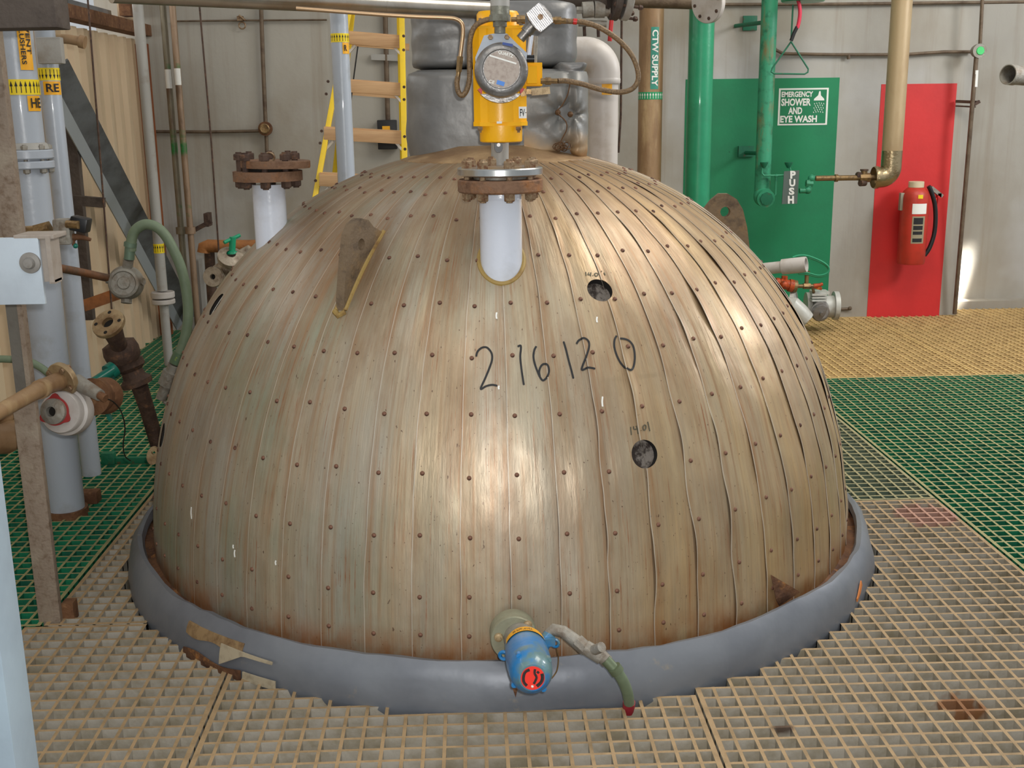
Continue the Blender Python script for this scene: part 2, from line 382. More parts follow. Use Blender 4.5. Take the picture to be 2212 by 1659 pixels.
    c6 = mix(mul(lo, rng(nz(9, (1.5, .8, 1)), .35, .6)), c5, C(150, 92, 42))
    hi = rng(sep.outputs[1], 1.0, 1.6, 0, .8)
    c7 = mix(mul(hi, rng(nz(3, (2, 1, 1)), .3, .6)), c6, C(138, 106, 70))
    edge = rng(sp2.outputs[0], -.105, -.125, 0, .7)  # reflection along the bent free edge, painted in as a paler line
    c8 = mix(edge, c7, C(206, 200, 186))
    L.new(c8, b.inputs['Base Color'])
    L.new(rng(nz(8, (2, .4, 1)), .3, .7, .36, .52), b.inputs['Roughness'])
    bp = N.new('ShaderNodeBump'); bp.inputs['Strength'].default_value = .12; bp.inputs['Distance'].default_value = .01
    L.new(nz(40, (2, .3, 1), 4), bp.inputs['Height'])
    bp2 = N.new('ShaderNodeBump'); bp2.inputs['Strength'].default_value = .4; bp2.inputs['Distance'].default_value = .012
    L.new(nz(5, (1.2, 1, 1), 2), bp2.inputs['Height']); L.new(bp.outputs[0], bp2.inputs['Normal']); L.new(bp2.outputs[0], b.inputs['Normal'])
    return m
m_dome = dome_material()
ZB = .085
TB, TT = math.asin(ZB/DH), None
def arc_table():
    out = []; s = 0.; p = None; n = 400
    for i in range(n+1):
        t = TB+(PI/2-TB)*i/n; z = zt(t); r = rad(z)
        if p: s += math.hypot(r-p[0], z-p[1])
        out.append((s, t, r, z)); p = (r, z)
    return out
ARC = arc_table()
def t_of_s(s):
    lo = 0
    for i in range(1, len(ARC)):
        if ARC[i][0] >= s:
            a, b = ARC[i-1], ARC[i]; k = (s-a[0])/((b[0]-a[0]) or 1); return a[1]+(b[1]-a[1])*k
    return ARC[-1][1]
def s_of_z(z):
    for a in ARC:
        if a[3] >= z: return a[0]
    return ARC[-1][0]
S_TOP = [a[0] for a in ARC if a[2] < .30][0]
dome = Thing('reactor_dome', 'large domed vessel head clad in weathered metal strips marked 216120', 'tank', (DX, DY, 0))
HOLES = [(1295, 628, .037), (1391, 981, .0385), (468, 658, .04), (349, 940, .04)]
hol = [(dhit(x if x > 400 or y < 700 else 352, y), r) for x, y, r in HOLES]
hol = [(h, r) for h, r in hol if h]
def wave(i, s, u):
    # free edges spring a little, more on the far right; sheets are dented low on the right
    return 0.
OV = .13
def sheet_off(i, s, q):
    # height of sheet i above the shell; q runs 0..1 across it, -OV..0 is the lap
    a0 = A0+DA*i; amb = (a0+DA/2+PI) % (2*PI)-PI
    side = (1. if amb > .2 else (.3 if amb > -.4 else .15))*min(1, max(.12, (S_TOP-s)/.75))
    k = noise.noise(V((i*7.3, s*4.2, 0))); k2 = max(0., noise.noise(V((i*3.1+50, s*6., 3))))
    edge = side*(.0006+.002*max(0, k)+.009*k2)
    qq = max(0, min(1, q))
    off = .003*(1-max(q, 0))+(.0006 if q < 0 else 0)+edge*math.exp(-((q+OV)/.16)**2)+.002*math.sin(PI*qq)
    dent = noise.noise(V((a0*4+q*.5, s*5., 17)))
    return off+(.009 if (amb > .15 and s < .75) else .003)*dent*math.sin(PI*qq)
def soff(az, s):
    x = ((az-A0)/DA) % NP; i = int(x); q = x-i
    o = sheet_off(i, s, q)
    if q > 1-OV: o = max(o, sheet_off((i+1) % NP, s, q-1))
    return o
def panel(i):
    a0 = A0+DA*i
    am = (a0+DA/2+PI) % (2*PI)-PI
    amb = am
    fine = any(abs(((h[0]-(a0+DA*.45)+PI) % (2*PI))-PI) < DA*1.2 for h, r in hol)
    nu, nv = (22, 300) if fine else (6, 90)
    ov = OV; qs = []; vs = []; uvs = []; fs = []
    for v in range(nv+1):
        s = S_TOP*v/nv; t = t_of_s(s); z = zt(t)
        wob = .05*noise.noise(V((i*5.7, s*7., 9)))*(1.6 if amb > .2 else .6)
        for u in range(nu+1):
            q = -ov+(1+ov)*u/nu
            off = sheet_off(i, s, q)
            az = a0+DA*(q+wob*(1 if q < .02 else 0)*(1-max(q, 0)))
            qs.append(q); vs.append(dpt(az, z, off)); uvs.append(((((az+PI) % (2*PI))-PI)*DR, s))
    n = nu+1
    if max(q_[0] for q_ in uvs)-min(q_[0] for q_ in uvs) > 3: uvs = [(a+(2*PI*DR if a < 0 else 0), b) for a, b in uvs]
    for v in range(nv):
        for u in range(nu): fs.append((v*n+u, v*n+u+1, (v+1)*n+u+1, (v+1)*n+u))
    # cut inspection holes
    if fine:
        for h, r in hol:
            cpt = dpt(h[0], h[1]); nn = dnor(*h)
            d = [((p-cpt)-nn*((p-cpt).dot(nn))).length for p in vs]
            keep = []
            for f in fs:
                if sum(d[k] for k in f)/4 > r: keep.append(f)
            if len(keep) != len(fs):
                used = {}
                gone = [f for f in fs if sum(d[k] for k in f)/4 <= r]
                kv = set(k for f in keep for k in f)
                for k in set(k for f in gone for k in f) & kv:
                    p = vs[k]-cpt; pn = nn*p.dot(nn); pl = p-pn
                    vs[k] = cpt+pn+pl*(r/pl.length)
                fs = keep
    # turned lip along the free (left) edge
    base = len(vs)
    for v in range(nv+1):
        p = vs[v*n]; s = S_TOP*v/nv; z = zt(t_of_s(s))
        vs.append(p-dnor(a0, z)*.0022); uvs.append(uvs[v*n]); qs.append(-OV)
    for v in range(nv): fs.append((v*n, (v+1)*n, base+v+1, base+v))
    me = bpy.data.meshes.new('cladding_panel')
    me.from_pydata([tuple(p-dome.loc) for p in vs], [], fs)
    l = me.uv_layers.new(name='UVMap'); l2 = me.uv_layers.new(name='across')
    for lp in me.loops: l.data[lp.index].uv = uvs[lp.vertex_index]; l2.data[lp.index].uv = (qs[lp.vertex_index], 0)
    me.materials.append(m_dome)
    me.polygons.foreach_set('use_smooth', [True]*len(me.polygons)); me.set_sharp_from_angle(angle=math.radians(40))
    o = bpy.data.objects.new('cladding_panel', me); COL.objects.link(o); o.parent = dome.o
for i in range(NP): panel(i)
# vessel shell under the sheets
b = MB(); pr = [(rad(zt(t_of_s(s)))-.03, zt(t_of_s(s))-.01) for s in [ARC[-1][0]*k/60 for k in range(61)]]
b.lathe([(DR-.02, 0), (DR-.02, .04)]+pr, (DX, DY, 0), (0, 0, 1), 96); b.build('vessel_shell', m_rusted, dome)
# crown collar where the strips end
b = MB(); rr = rad(zt(t_of_s(S_TOP)))
zc = zt(t_of_s(S_TOP))
b.lathe([(rr+.03, zc-.014+.004), (rr+.028, zc+.0), (rr*.6, zc+.045), (0, zc+.05)], (DX, DY, 0), (0, 0, 1), 64)
b.build('crown_sheet', mat('crown_sheet_metal', C(172, 144, 106), .55, .3, [(C(130, 102, 72), 7, .4, .65, U)], (30, .2, U)), dome)
# recesses behind the inspection holes
m_recess = mat('grey_insulation_in_hole', C(120, 112, 104), .8, 0, [(C(48, 38, 32), 22, .47, .55, U)], (90, .5, U))
for h, r in hol:
    c = dpt(*h); n = dnor(*h)
    b = MB(); b.lathe([(r+.002, -.001), (r+.002, -.022)], c, n, 40, 1)
    b.lathe([(r+.002, -.022), (r*.5, -.0235), (0, -.024)], c, n, 40, 0)
    b.build('inspection_hole', [m_recess, m_dark], dome)
# screws along the laps
rows = [dhit(1012, y)[1] for y in (388, 420, 473, 560, 658, 770, 895, 1029, 1163, 1290, 1378)]
m_screw = mat('rusty_screw_head', C(122, 86, 68), .6, .3, [(C(76, 48, 38), 60, .45, .6, U)])
sb = MB(); spots = []
for i in range(NP):
    for j, z in enumerate(rows):
        az = A0+DA*i+.007/max(rad(z), .3); zz = z+random.uniform(-.006, .006); az += random.uniform(-.002, .002)
        a_ = (az+PI) % (2*PI)-PI
        p = dpt(az, zz, .0045)
        vis = (CAM-p).dot(dnor(az, zz))
        if vis < -.1: continue
        if any((dpt(az, zz)-dpt(*h)).length < r+.01 for h, r in hol): continue
        if (p-V((DX+.0, 0, 0))).length < 0: continue
        spots.append(((p-CAM).length, az, zz))
spots.sort()
m0 = MB().lathe([(.0065, -.002), (.0062, .0015), (.004, .0035), (0, .004)], (0, 0, 0), (0, 0, 1), 10)
me = bpy.data.meshes.new('screw'); me.from_pydata([tuple(p) for p in m0.v], [], m0.f); me.materials.append(m_screw)
me.polygons.foreach_set('use_smooth', [True]*len(me.polygons))
rest = MB()
for k, (d_, az, z) in enumerate(spots):
    p = dpt(az, z, soff(az, s_of_z(z))+.0005); n = dnor(az, z); q = n.to_track_quat('Z', 'Y')
    if k < 100:
        o = bpy.data.objects.new('screw', me); COL.objects.link(o); o.parent = dome.o; o.location = p-dome.loc; o.rotation_mode = 'QUATERNION'; o.rotation_quaternion = q
    else: rest.lathe([(.0065, -.002), (.0062, .0015), (.004, .0035), (0, .004)], p, n, 8)
o = rest.build('screws', m_screw, dome, recalc=False); o['kind'] = 'stuff'
# handwriting
def smooth(pts, n=8):
    out = []; P = [pts[0]]+list(pts)+[pts[-1]]
    for i in range(1, len(P)-2):
        for k in range(n):
            t = k/n; a, b_, c, d = P[i-1], P[i], P[i+1], P[i+2]
            out.append(tuple(.5*((2*b_[j])+(-a[j]+c[j])*t+(2*a[j]-5*b_[j]+4*c[j]-d[j])*t*t+(-a[j]+3*b_[j]-3*c[j]+d[j])*t**3) for j in range(len(b_))))
    out.append(tuple(pts[-1])); return out
def ribbon(mb, pix, wpx, off=.0012):
    P = []; Nn = []
    for x, y in smooth(pix):
        h = dhit(x, y)
        if not h: continue
        P.append(dpt(h[0], h[1], off+max(soff(h[0]+e_, s_of_z(h[1])) for e_ in (-.002, 0, .002)))); Nn.append(dnor(*h))
    if len(P) < 2: return
    vs = []; fs = []
    for i, p in enumerate(P):
        t = (P[min(i+1, len(P)-1)]-P[max(i-1, 0)]).normalized(); sd = t.cross(Nn[i]).normalized()
        wd = mpx(p, wpx)/2*(1 if 0 < i < len(P)-1 else .6)
        vs += [p+sd*wd, p-sd*wd, p+sd*wd-Nn[i]*.001, p-sd*wd-Nn[i]*.001]
    for i in range(len(P)-1):
        a = i*4; fs += [(a, a+1, a+5, a+4), (a, a+4, a+6, a+2), (a+1, a+3, a+7, a+5)]
    mb.add(vs, fs)
def zz(pts, x0, y0, k): return [(x0+a/k, y0+c/k) for a, c in pts]
k_ = 4.148
strokes = [
 [(203, 380), (215, 335), (255, 300), (300, 300), (338, 345), (345, 400), (325, 470), (285, 570), (243, 668), (290, 645), (345, 632), (392, 640)],
 [(572, 290), (597, 280), (602, 305), (596, 380), (605, 480), (618, 570), (628, 633)],
 [(740, 285), (722, 320), (714, 380), (728, 450), (750, 510), (772, 560), (800, 590), (835, 560), (852, 510), (842, 460), (812, 442), (782, 462), (765, 510), (772, 560)],
 [(982, 243), (1005, 320), (1030, 420), (1052, 500), (1071, 575)],
 [(1098, 265), (1120, 232), (1165, 215), (1205, 245), (1208, 300), (1180, 390), (1145, 493), (1200, 478), (1265, 487)],
 [(1458, 190), (1438, 230), (1436, 290), (1455, 360), (1490, 430), (1535, 480), (1578, 502), (1605, 470), (1618, 390), (1608, 300), (1580, 250), (1540, 225), (1485, 218)]]
for st in strokes:
    b = MB(); ribbon(b, zz(st, 980, 680, k_), 4.4); b.build('handwritten_digit', m_ink, dome, recalc=False)
b = MB()
for st in [[(1583, 1005), (1585, 1040), (1588, 1078)], [(1610, 1000), (1612, 1025), (1640, 1025)], [(1632, 995), (1645, 1030), (1650, 1070)], [(1668, 1038), (1670, 1042)], [(1700, 990), (1685, 1010), (1692, 1035), (1710, 1030), (1715, 1000), (1700, 988)], [(1733, 960), (1742, 1000), (1752, 1045)]]:
    ribbon(b, zz(st, 980, 680, k_), 2.6)
b.build('handwritten_thickness_note', mat('pencil_grey_ink', C(78, 74, 58), .7), dome, recalc=False)
b = MB()
for st in [[(1437, 1145), (1443, 1178)], [(1465, 1150), (1460, 1168), (1485, 1165)], [(1483, 1148), (1480, 1180)], [(1500, 1172), (1502, 1176)], [(1530, 1150), (1515, 1160), (1525, 1178), (1545, 1165), (1535, 1150)], [(1570, 1135), (1575, 1142)], [(1595, 1148), (1605, 1170)]]:
    ribbon(b, zz(st, 900, 300, 3.95), 2.4)
b.build('handwritten_thickness_note', mat('pencil_grey_ink_worn', C(96, 90, 72), .7), dome, recalc=False)
b = MB()
for x, y, l in [(1073, 683, 14), (1289, 692, 12), (1301, 868, 22), (416, 1108, 26), (511, 1195, 16), (598, 1215, 10), (508, 1180, 8), (1078, 838, 8)]:
    ribbon(b, [(x, y-l/2), (x-1, y), (x, y+l/2)], 3.5)
b.build('paint_fleck', m_white, dome, recalc=False)

# skirt flashing: grey metal band round the foot
b = MB(); seg = 160; vs = []; fs = []
prof = [(1.262, .098), (1.268, .118), (1.281, .121), (1.296, .104), (1.312, .075), (1.322, .035), (1.325, -.005), (1.318, -.035)]
for k in range(seg):
    a = 2*PI*k/seg; amz = (a+PI) % (2*PI)-PI
    for j, (r, z) in enumerate(prof):
        wv = .008*noise.noise(V((math.cos(a)*7, math.sin(a)*7, j*.35)))+.004*noise.noise(V((math.cos(a)*22, math.sin(a)*22, j*.8)))
        zz_ = .012*noise.noise(V((math.cos(a)*3, math.sin(a)*3, 5)))+(.006*noise.noise(V((math.cos(a)*25, math.sin(a)*25, 9))) if j < 4 else .012*noise.noise(V((math.cos(a)*14, math.sin(a)*14, 4))))
        vs.append(V((DX+math.sin(a)*(r+wv), DY-math.cos(a)*(r+wv), z+zz_)))
n = len(prof)
for k in range(seg):
    for j in range(n-1): fs.append((k*n+j, k*n+j+1, ((k+1) % seg)*n+j+1, ((k+1) % seg)*n+j))
b.add(vs, fs); sk = b.build('skirt_flashing', m_lead, dome)
b = MB(); b.lathe([(1.19, .12), (1.225, .088), (1.245, .078), (1.27, .082), (1.275, .07)], (DX, DY, 0), (0, 0, 1), 120); b.build('rusted_ledge', m_rusted, dome)
# torn strip of flashing with tape, low on the left front
def rim_pt(az, r, z): return V((DX+math.sin(az)*r, DY-math.cos(az)*r, z))
def skirt_r(z):
    for (r0, z0), (r1, z1) in zip(prof[3:], prof[4:]):
        if z1 <= z <= z0: return r0+(r1-r0)*(z0-z)/(z0-z1)
    return 1.3
def patch(name, mt, az0, az1, zfun, off, parent=sk, n=14):
    b = MB(); vs = []; fs = []
    for i in range(n+1):
        a = az0+(az1-az0)*i/n; z0, z1 = zfun(i/n)
        for z in (z0, (z0+z1)/2, z1): vs.append(rim_pt(a, skirt_r(min(z, .1))+off, z))
        for z in (z0, (z0+z1)/2, z1): vs.append(rim_pt(a, skirt_r(min(z, .1))+off-.004, z))
    for i in range(n):
        a = i*6
        fs += [(a, a+1, a+7, a+6), (a+1, a+2, a+8, a+7), (a, a+6, a+9, a+3), (a+2, a+5, a+11, a+8)]
    fs += [(0, 3, 4, 1), (1, 4, 5, 2), (n*6, n*6+1, n*6+4, n*6+3), (n*6+1, n*6+2, n*6+5, n*6+4)]
    b.add(vs, fs); return b.build(name, mt, dome, parent=parent)
def az_of(x, y, z): p = atZ(x, y, z); return math.atan2(p.x-DX, -(p.y-DY))
aa, ab, ac, ad = az_of(447, 1335, .08), az_of(520, 1360, .08), az_of(560, 1370, .08), az_of(625, 1400, .08)
patch('bare_patch', mat('bare_brown_metal', C(150, 124, 88), .6, .2, [(C(112, 86, 58), 30, .45, .65, U)]), aa, ac+.02, lambda t: (.062-.006*math.sin(t*9), .092), .007)
patch('tape_strip', m_tape, ac-.04, ad, lambda t: (.02+.045*min(1, t*2.2), .078-.006*t), .013)
patch('tape_strip', m_tape, az_of(585, 1430, 0), az_of(640, 1455, 0), lambda t: (-.005, .02), .009)
patch('rust_seam', m_rusted, az_of(455, 1385, .0), az_of(560, 1440, 0), lambda t: (-.012, .016+.006*math.sin(7*t)), .008)
az_r = az_of(1832, 1265, .05)
patch('rust_seam', mat('bright_rust_edge', C(190, 112, 48), .6), az_r-.03, az_r+.02, lambda t: (.02+.03*t, .03+.034*t), .006)
# lifted sheet corner at lower right
h = dhit(1662, 1262)
b = MB(); p = [dpt(*dhit(1660, 1240), .008), dpt(*dhit(1664, 1290), .02), dpt(*dhit(1676, 1306), .012), dpt(*dhit(1705, 1272), .035), dpt(*dhit(1690, 1262), .03)]
b.add(p, [(0, 1, 2, 3, 4)]); q = [v_-V((0, .0, .002)) for v_ in p]; b.add(q, [(4, 3, 2, 1, 0)])
b.build('curled_corner', m_rusted, dome, smooth=False, recalc=False)

# lifting lugs
def lug(name, label, base, hgt, wd, th, ud, side, mt, hole=.03, taper=.35):
    # plate standing on the dome: base point, up dir ud, width dir side
    T = Thing(name, label, 'lug', base)
    ud = V(ud).normalized(); sd = V(side).normalized(); nn = ud.cross(sd).normalized()
    return T, ud, sd, nn
def lug_plate(T, outline, hole_c, hole_r, o, ux, uy, nn, th, mt):
    k = len(outline); hc = V((hole_c[0], hole_c[1])); ns = 48
    # radial fan between the hole circle and the outline
    def hit(a):
        d = V((math.cos(a), math.sin(a))); best = 9
        for i in range(k):
            p, q = V(outline[i]), V(outline[(i+1) % k]); e = q-p; w_ = p-hc
            den = d.x*e.y-d.y*e.x
            if abs(den) < 1e-9: continue
            t = (w_.x*e.y-w_.y*e.x)/den; u_ = (w_.x*d.y-w_.y*d.x)/den
            if t > 1e-6 and -1e-6 <= u_ <= 1+1e-6: best = min(best, t)
        return hc+d*best
    angs = sorted(set([2*PI*i/ns for i in range(ns)]+[math.atan2(p[1]-hc.y, p[0]-hc.x) % (2*PI) for p in outline]))
    n = len(angs); vs = []
    for sgn in (-1, 1):
        for a in angs: q = hc+V((math.cos(a), math.sin(a)))*hole_r; vs.append(o+ux*q.x+uy*q.y+nn*th/2*sgn)
        for a in angs: q = hit(a); vs.append(o+ux*q.x+uy*q.y+nn*th/2*sgn)
    fs = []
    for i in range(n):
        j = (i+1) % n
        fs += [(i, j, n+j, n+i), (2*n+i, 3*n+i, 3*n+j, 2*n+j), (n+i, n+j, 3*n+j, 3*n+i), (i, 2*n+i, 2*n+j, j)]
    b = MB(); b.add(vs, fs); return b.build('lug_plate', mt, T, smooth=True, angle=30)
m_lug = mat('brown_primed_lug', C(118, 100, 78), .7, .15, [(C(148, 118, 76), 7, .5, .7, U), (C(84, 70, 56), 20, .5, .7, U)], (90, .3, U))
m_seal = mat('yellowed_sealant', C(156, 130, 72), .6, 0, [(C(120, 90, 48), 20, .5, .7, U)])
# front-left lug: a plate in a meridian plane
hb = dhit(738, 672); htp = dhit(822, 502)
ha = (hb[0]+htp[0])/2
pb, pt = dpt(ha, hb[1], -.01), dpt(ha, htp[1], -.01)
T = Thing('lifting_lug', 'brown steel lifting lug with oblong hole on the upper left of the dome', 'lug', pb)
ax = V((math.sin(ha), -math.cos(ha), 0)); nn = V((math.cos(ha), math.sin(ha), 0)); Lr = (pb-pt).dot(ax); Lz = (pt-pb).z
out = [(0., 0.), (-.01, -.02)]
# coordinates: u outward, v up, origin at pb; sheet curve runs from (0,0) to (-Lr,Lz)
cur = []
for i in range(9):
    z = hb[1]+(htp[1]-hb[1])*i/8; p = dpt(ha, z, -.012)-pb; cur.append((p.dot(ax), p.z))
outer = [(cur[0][0]+.012, cur[0][1]-.012), (.012, .04), (-.010, Lz*.72), (-.03, Lz+.02), (-.055, Lz+.048), (-.09, Lz+.06), (-.125, Lz+.052), (-.15, Lz+.03)]
outl = outer+[(cur[8][0]-.01, cur[8][1]+.0)]+[c for c in cur[::-1][1:]]
lug_plate(T, outl, (-.085, Lz*.93+.0), .017, pb, ax, V((0, 0, 1)), nn, .028, m_lug)
b = MB(); b.tube([dpt(ha+.016/rad(hb[1]), hb[1]+(htp[1]-hb[1])*i/10, .004) for i in range(11)], .007, 8); b.tube([dpt(ha-.016/rad(hb[1]), hb[1]+(htp[1]-hb[1])*i/10, .004) for i in range(11)], .006, 8)
b.tube([dpt(ha-.02, hb[1]-.003, .004), dpt(ha, hb[1]-.014, .004), dpt(ha+.02, hb[1]-.003, .004)], .009, 8)
b.build('sealant_bead', m_seal, T)
# right lug behind the skyline
YR = 4.25
T = Thing('lifting_lug', 'rounded brown lifting lug with a round hole on the right shoulder of the dome', 'lug', atY(1578, 540, YR))
def lp(x, y): p = atY(x, y, YR); return (p.x, p.z)
o2 = [lp(1622, 590), lp(1618, 540), lp(1612, 490), lp(1603, 452), lp(1590, 430), lp(1571, 418), lp(1552, 418), lp(1535, 432), lp(1517, 455), lp(1490, 480), lp(1500, 590)]
lug_plate(T, o2[::-1], lp(1565, 457), .019, V((0, YR, 0)), V((1, 0, 0)), V((0, 0, 1)), V((0, 1, 0)), .03, m_lug)

# ---------------------------------------------------------------- flanges and nozzles
def bolts(T, c, ax, R, n, r, h, zz0, mt, parent=None, ph=.2, name='bolt', stud=None):
    c = V(c); ax = V(ax).normalized(); q = V((0, 0, 1)) if abs(ax.z) < .9 else V((1, 0, 0))
    x = ax.cross(q).normalized(); y = ax.cross(x)
    for k in range(n):
        a = 2*PI*(k+ph)/n; p = c+(x*math.cos(a)+y*math.sin(a))*R
        b = MB(); b.hexa(p+ax*zz0[1], ax, r, h)
        b.hexa(p+ax*zz0[0], -ax, r, h)
        b.cyl(p+ax*(zz0[0]-h*(1.2 if stud is None else stud)), p+ax*(zz0[1]+h*(1.25 if stud is None else stud)), r*.55, 10)
        b.build(name, mt, T, parent=parent, angle=30)
# front nozzle
hn = dhit(1085, 612); pf = dpt(*hn); RN = mpx(pf, 46)
NC = V((pf.x, pf.y+RN, 0))
def zat(y, x=1085, Y=None): return atY(x, y, NC.y if Y is None else Y).z
T = Thing('nozzle_pipe', 'short glossy white vertical nozzle with bolted flanges on the front of the dome', 'pipe', (NC.x, NC.y, pf.z))
b = MB(); zt1 = zat(408); zb1 = pf.z-.03
b.lathe([(RN, 0), (RN, (zt1-zb1)*.9), (RN*1.01, (zt1-zb1)*.905), (RN*.99, (zt1-zb1)*.915), (RN*.995, zt1-zb1)], (NC.x, NC.y, zb1), (0, 0, 1), 40)
b.build('pipe', m_wpipe, T)
# sealant ring follows the dome
pts = []
for k in range(49):
    a = 2*PI*k/48; x_, y_ = NC.x+math.cos(a)*(RN+.004), NC.y+math.sin(a)*(RN+.004)
    r_ = math.hypot(x_-DX, y_-DY); z_ = 0.
    lo_, hi_ = 0., DH
    for _ in range(40):
        mm = (lo_+hi_)/2
        if rad(mm) > r_: lo_ = mm
        else: hi_ = mm
    pts.append(V((x_, y_, lo_+.003)))
b = MB(); b.tube(pts, .007, 8, cap=False); b.build('sealant_ring', m_seal, T)
RFL = mpx(atY(1080, 395, NC.y), 92)
z1, z2, z3, z4 = zat(414), zat(386), zat(378), zat(361)
b = MB(); b.lathe([(RN*.9, z1), (RFL-.004, z1), (RFL, z1+.004), (RFL, z2-.004), (RFL-.004, z2), (RN*.9, z2)], (NC.x, NC.y, 0), (0, 0, 1), 56)
b.build('lower_flange', m_flrust, T)
b = MB(); b.lathe([(0, z3), (RFL-.003, z3), (RFL, z3+.003), (RFL, z4-.003), (RFL-.003, z4), (0, z4)], (NC.x, NC.y, 0), (0, 0, 1), 64); b.build('blind_flange', m_chrome, T)
b = MB(); b.cyl((NC.x, NC.y, z2), (NC.x, NC.y, z3), RFL*.62, 40); b.build('gasket', m_cgrey, T)
bolts(T, (NC.x, NC.y, 0), (0, 0, 1), RFL*.8, 8, .0165, .02, (z1, z4), m_bolt, ph=.3)
# left nozzle
YL = 3.72; pl = atY(578, 370, YL)
T = Thing('nozzle_pipe', 'white vertical nozzle with rust-brown flanges on the left shoulder of the dome', 'pipe', (pl.x, pl.y, .86))
RL = mpx(pl, 35.5); RLF = mpx(pl, 74)
def zl(y): return atY(578, y, YL).z
b = MB(); b.cyl((pl.x, pl.y, .72), (pl.x, pl.y, zl(398)), RL, 40); b.build('pipe', m_wpipe, T)
a1, a2, a3, a4 = zl(390), zl(369), zl(362), zl(346)
b = MB(); b.lathe([(RL*.9, a1), (RLF, a1), (RLF, a2), (RL*.9, a2)], (pl.x, pl.y, 0), (0, 0, 1), 48); b.build('lower_flange', m_flrust, T, angle=30)
b = MB(); b.lathe([(0, a3), (RLF*.99, a3), (RLF, a3+.004), (RLF, a4-.002), (RLF*.98, a4), (0, a4)], (pl.x, pl.y, 0), (.02, 0, 1), 48); b.build('blind_flange', m_flrust, T, angle=30)
b = MB(); b.cyl((pl.x, pl.y, a2), (pl.x, pl.y, a3), RLF*.6, 30); b.build('gasket', m_dark, T)
bolts(T, (pl.x, pl.y, 0), (0, 0, 1), RLF*.8, 8, .0175, .02, (a1, a4+.002), m_dkrust, ph=.1)
b = MB(); p = V((pl.x+.02, pl.y-.06, a4+.012)); b.torus(p, (0, 1, .3), .015, .0035, seg=16, rs=6); b.build('lifting_eye', m_bolt, T)
# ---------------------------------------------------------------- building shell
YB = 8.06; XL = -2.2; XRR = 5.6; ZT = 4.6
def wallbox(name, a, b_, m):
    return struct(MB().bb(a, b_).build(name, m, smooth=False))
# grating floor
PT = .0512
def grating(x0, x1, y0, y1, mats, label, cut=None, depth=.038, tb=.0092, border=True, zt0=0., grp='floor gratings'):
    nx = max(1, round((x1-x0)/PT)); ny = max(1, round((y1-y0)/PT)); px, py = (x1-x0)/nx, (y1-y0)/ny
    b = MB()
    def ok(cx, cy): return cut is None or cut(cx, cy)
    cell = [[ok(x0+(i+.5)*px, y0+(j+.5)*py) for j in range(ny)] for i in range(nx)]
    def has(i, j): return 0 <= i < nx and 0 <= j < ny and cell[i][j]
    def bar(ax0, ay0, ax1, ay1, dz):
        z1, z0 = zt0-dz, zt0-depth
        vs = [(ax0, ay0, z0), (ax1, ay0, z0), (ax1, ay1, z0), (ax0, ay1, z0), (ax0, ay0, z1), (ax1, ay0, z1), (ax1, ay1, z1), (ax0, ay1, z1)]
        b.add(vs, [(4, 5, 6, 7)], 0); b.add(vs, [(0, 1, 5, 4), (1, 2, 6, 5), (2, 3, 7, 6), (3, 0, 4, 7)], 1)
    g = .003
    for i in range(nx+1):
        j = 0
        while j < ny:
            if has(i-1, j) or has(i, j):
                k = j
                while k < ny and (has(i-1, k) or has(i, k)): k += 1
                t = tb*(1.5 if i in (0, nx) else 1)/2; cx = x0+i*px
                cx = min(max(cx, x0+t+g), x1-t-g)
                bar(cx-t, y0+j*py+(g if j == 0 else -tb/2), cx+t, y0+k*py-(g if k == ny else -tb/2), 0)
                j = k
            else: j += 1
    for j in range(ny+1):
        i = 0
        while i < nx:
            if has(i, j-1) or has(i, j):
                k = i
                while k < nx and (has(k, j-1) or has(k, j)): k += 1
                t = tb*(1.5 if j in (0, ny) else 1)/2; cy = y0+j*py
                cy = min(max(cy, y0+t+g), y1-t-g)
                bar(x0+i*px+(g if i == 0 else -tb/2), cy-t, x0+k*px-(g if k == nx else -tb/2), cy+t, .0006)
                i = k
            else: i += 1
    o = b.build('floor_grating', mats, smooth=False, recalc=False, loc=(x0, y0, 0))
    return tag(o, label, 'grating', grp)
def outd(r): return lambda x, y: math.hypot(x-DX, y-DY) > r
cut = outd(1.335)
grating(-.705, .574, 1.7, 3.2, g_beige, 'beige grating panel in the middle foreground under the blue transmitter', cut)
grating(.574, 1.82, 1.5, 4.15, g_beige_r, 'beige grating panel in the right foreground with a brown stain', cut)
grating(-1.39, -.705, 1.7, 3.22, g_beige, 'beige grating panel in the left foreground', cut)
grating(-1.335, -.3, 3.22, 4.65, g_beige, 'beige grating strip along the left foot of the dome', cut)
grating(.3, 1.82, 4.15, 6.185, g_gg, 'grey-green grating panel along the right side of the dome', cut)
grating(1.825, 3.1, 1.5, 6.185, g_green, 'green grating on the right of the dome in front of the tan one')
grating(3.1, 5.0, 3.4, 6.185, g_green, 'green grating at the far right edge of the picture')
grating(-.3, 2.91, 6.185, 8.06, g_tan, 'tan grating panel below the green painted wall', None, .026)
grating(2.91, 5.2, 6.185, 8.42, g_tan, 'tan grating panel at the far right by the sunlit wall', None, .026)
grating(-2.45, -1.395, 1.7, 3.22, g_green, 'green grating in the left foreground behind the pale column')
grating(-2.45, -1.34, 3.22, 6.185, g_green, 'green grating on the left under the grey pipes', lambda x, y: True)
grating(-1.34, .3, 4.65, 6.185, g_green, 'green grating behind the left side of the dome', cut)
grating(-2.45, -.3, 6.185, 8.06, g_green, 'green grating in the back left corner')
struct(MB().bb((-6, -1, -.62), (8, 11, -.5)).build('floor', m_slab, smooth=False))
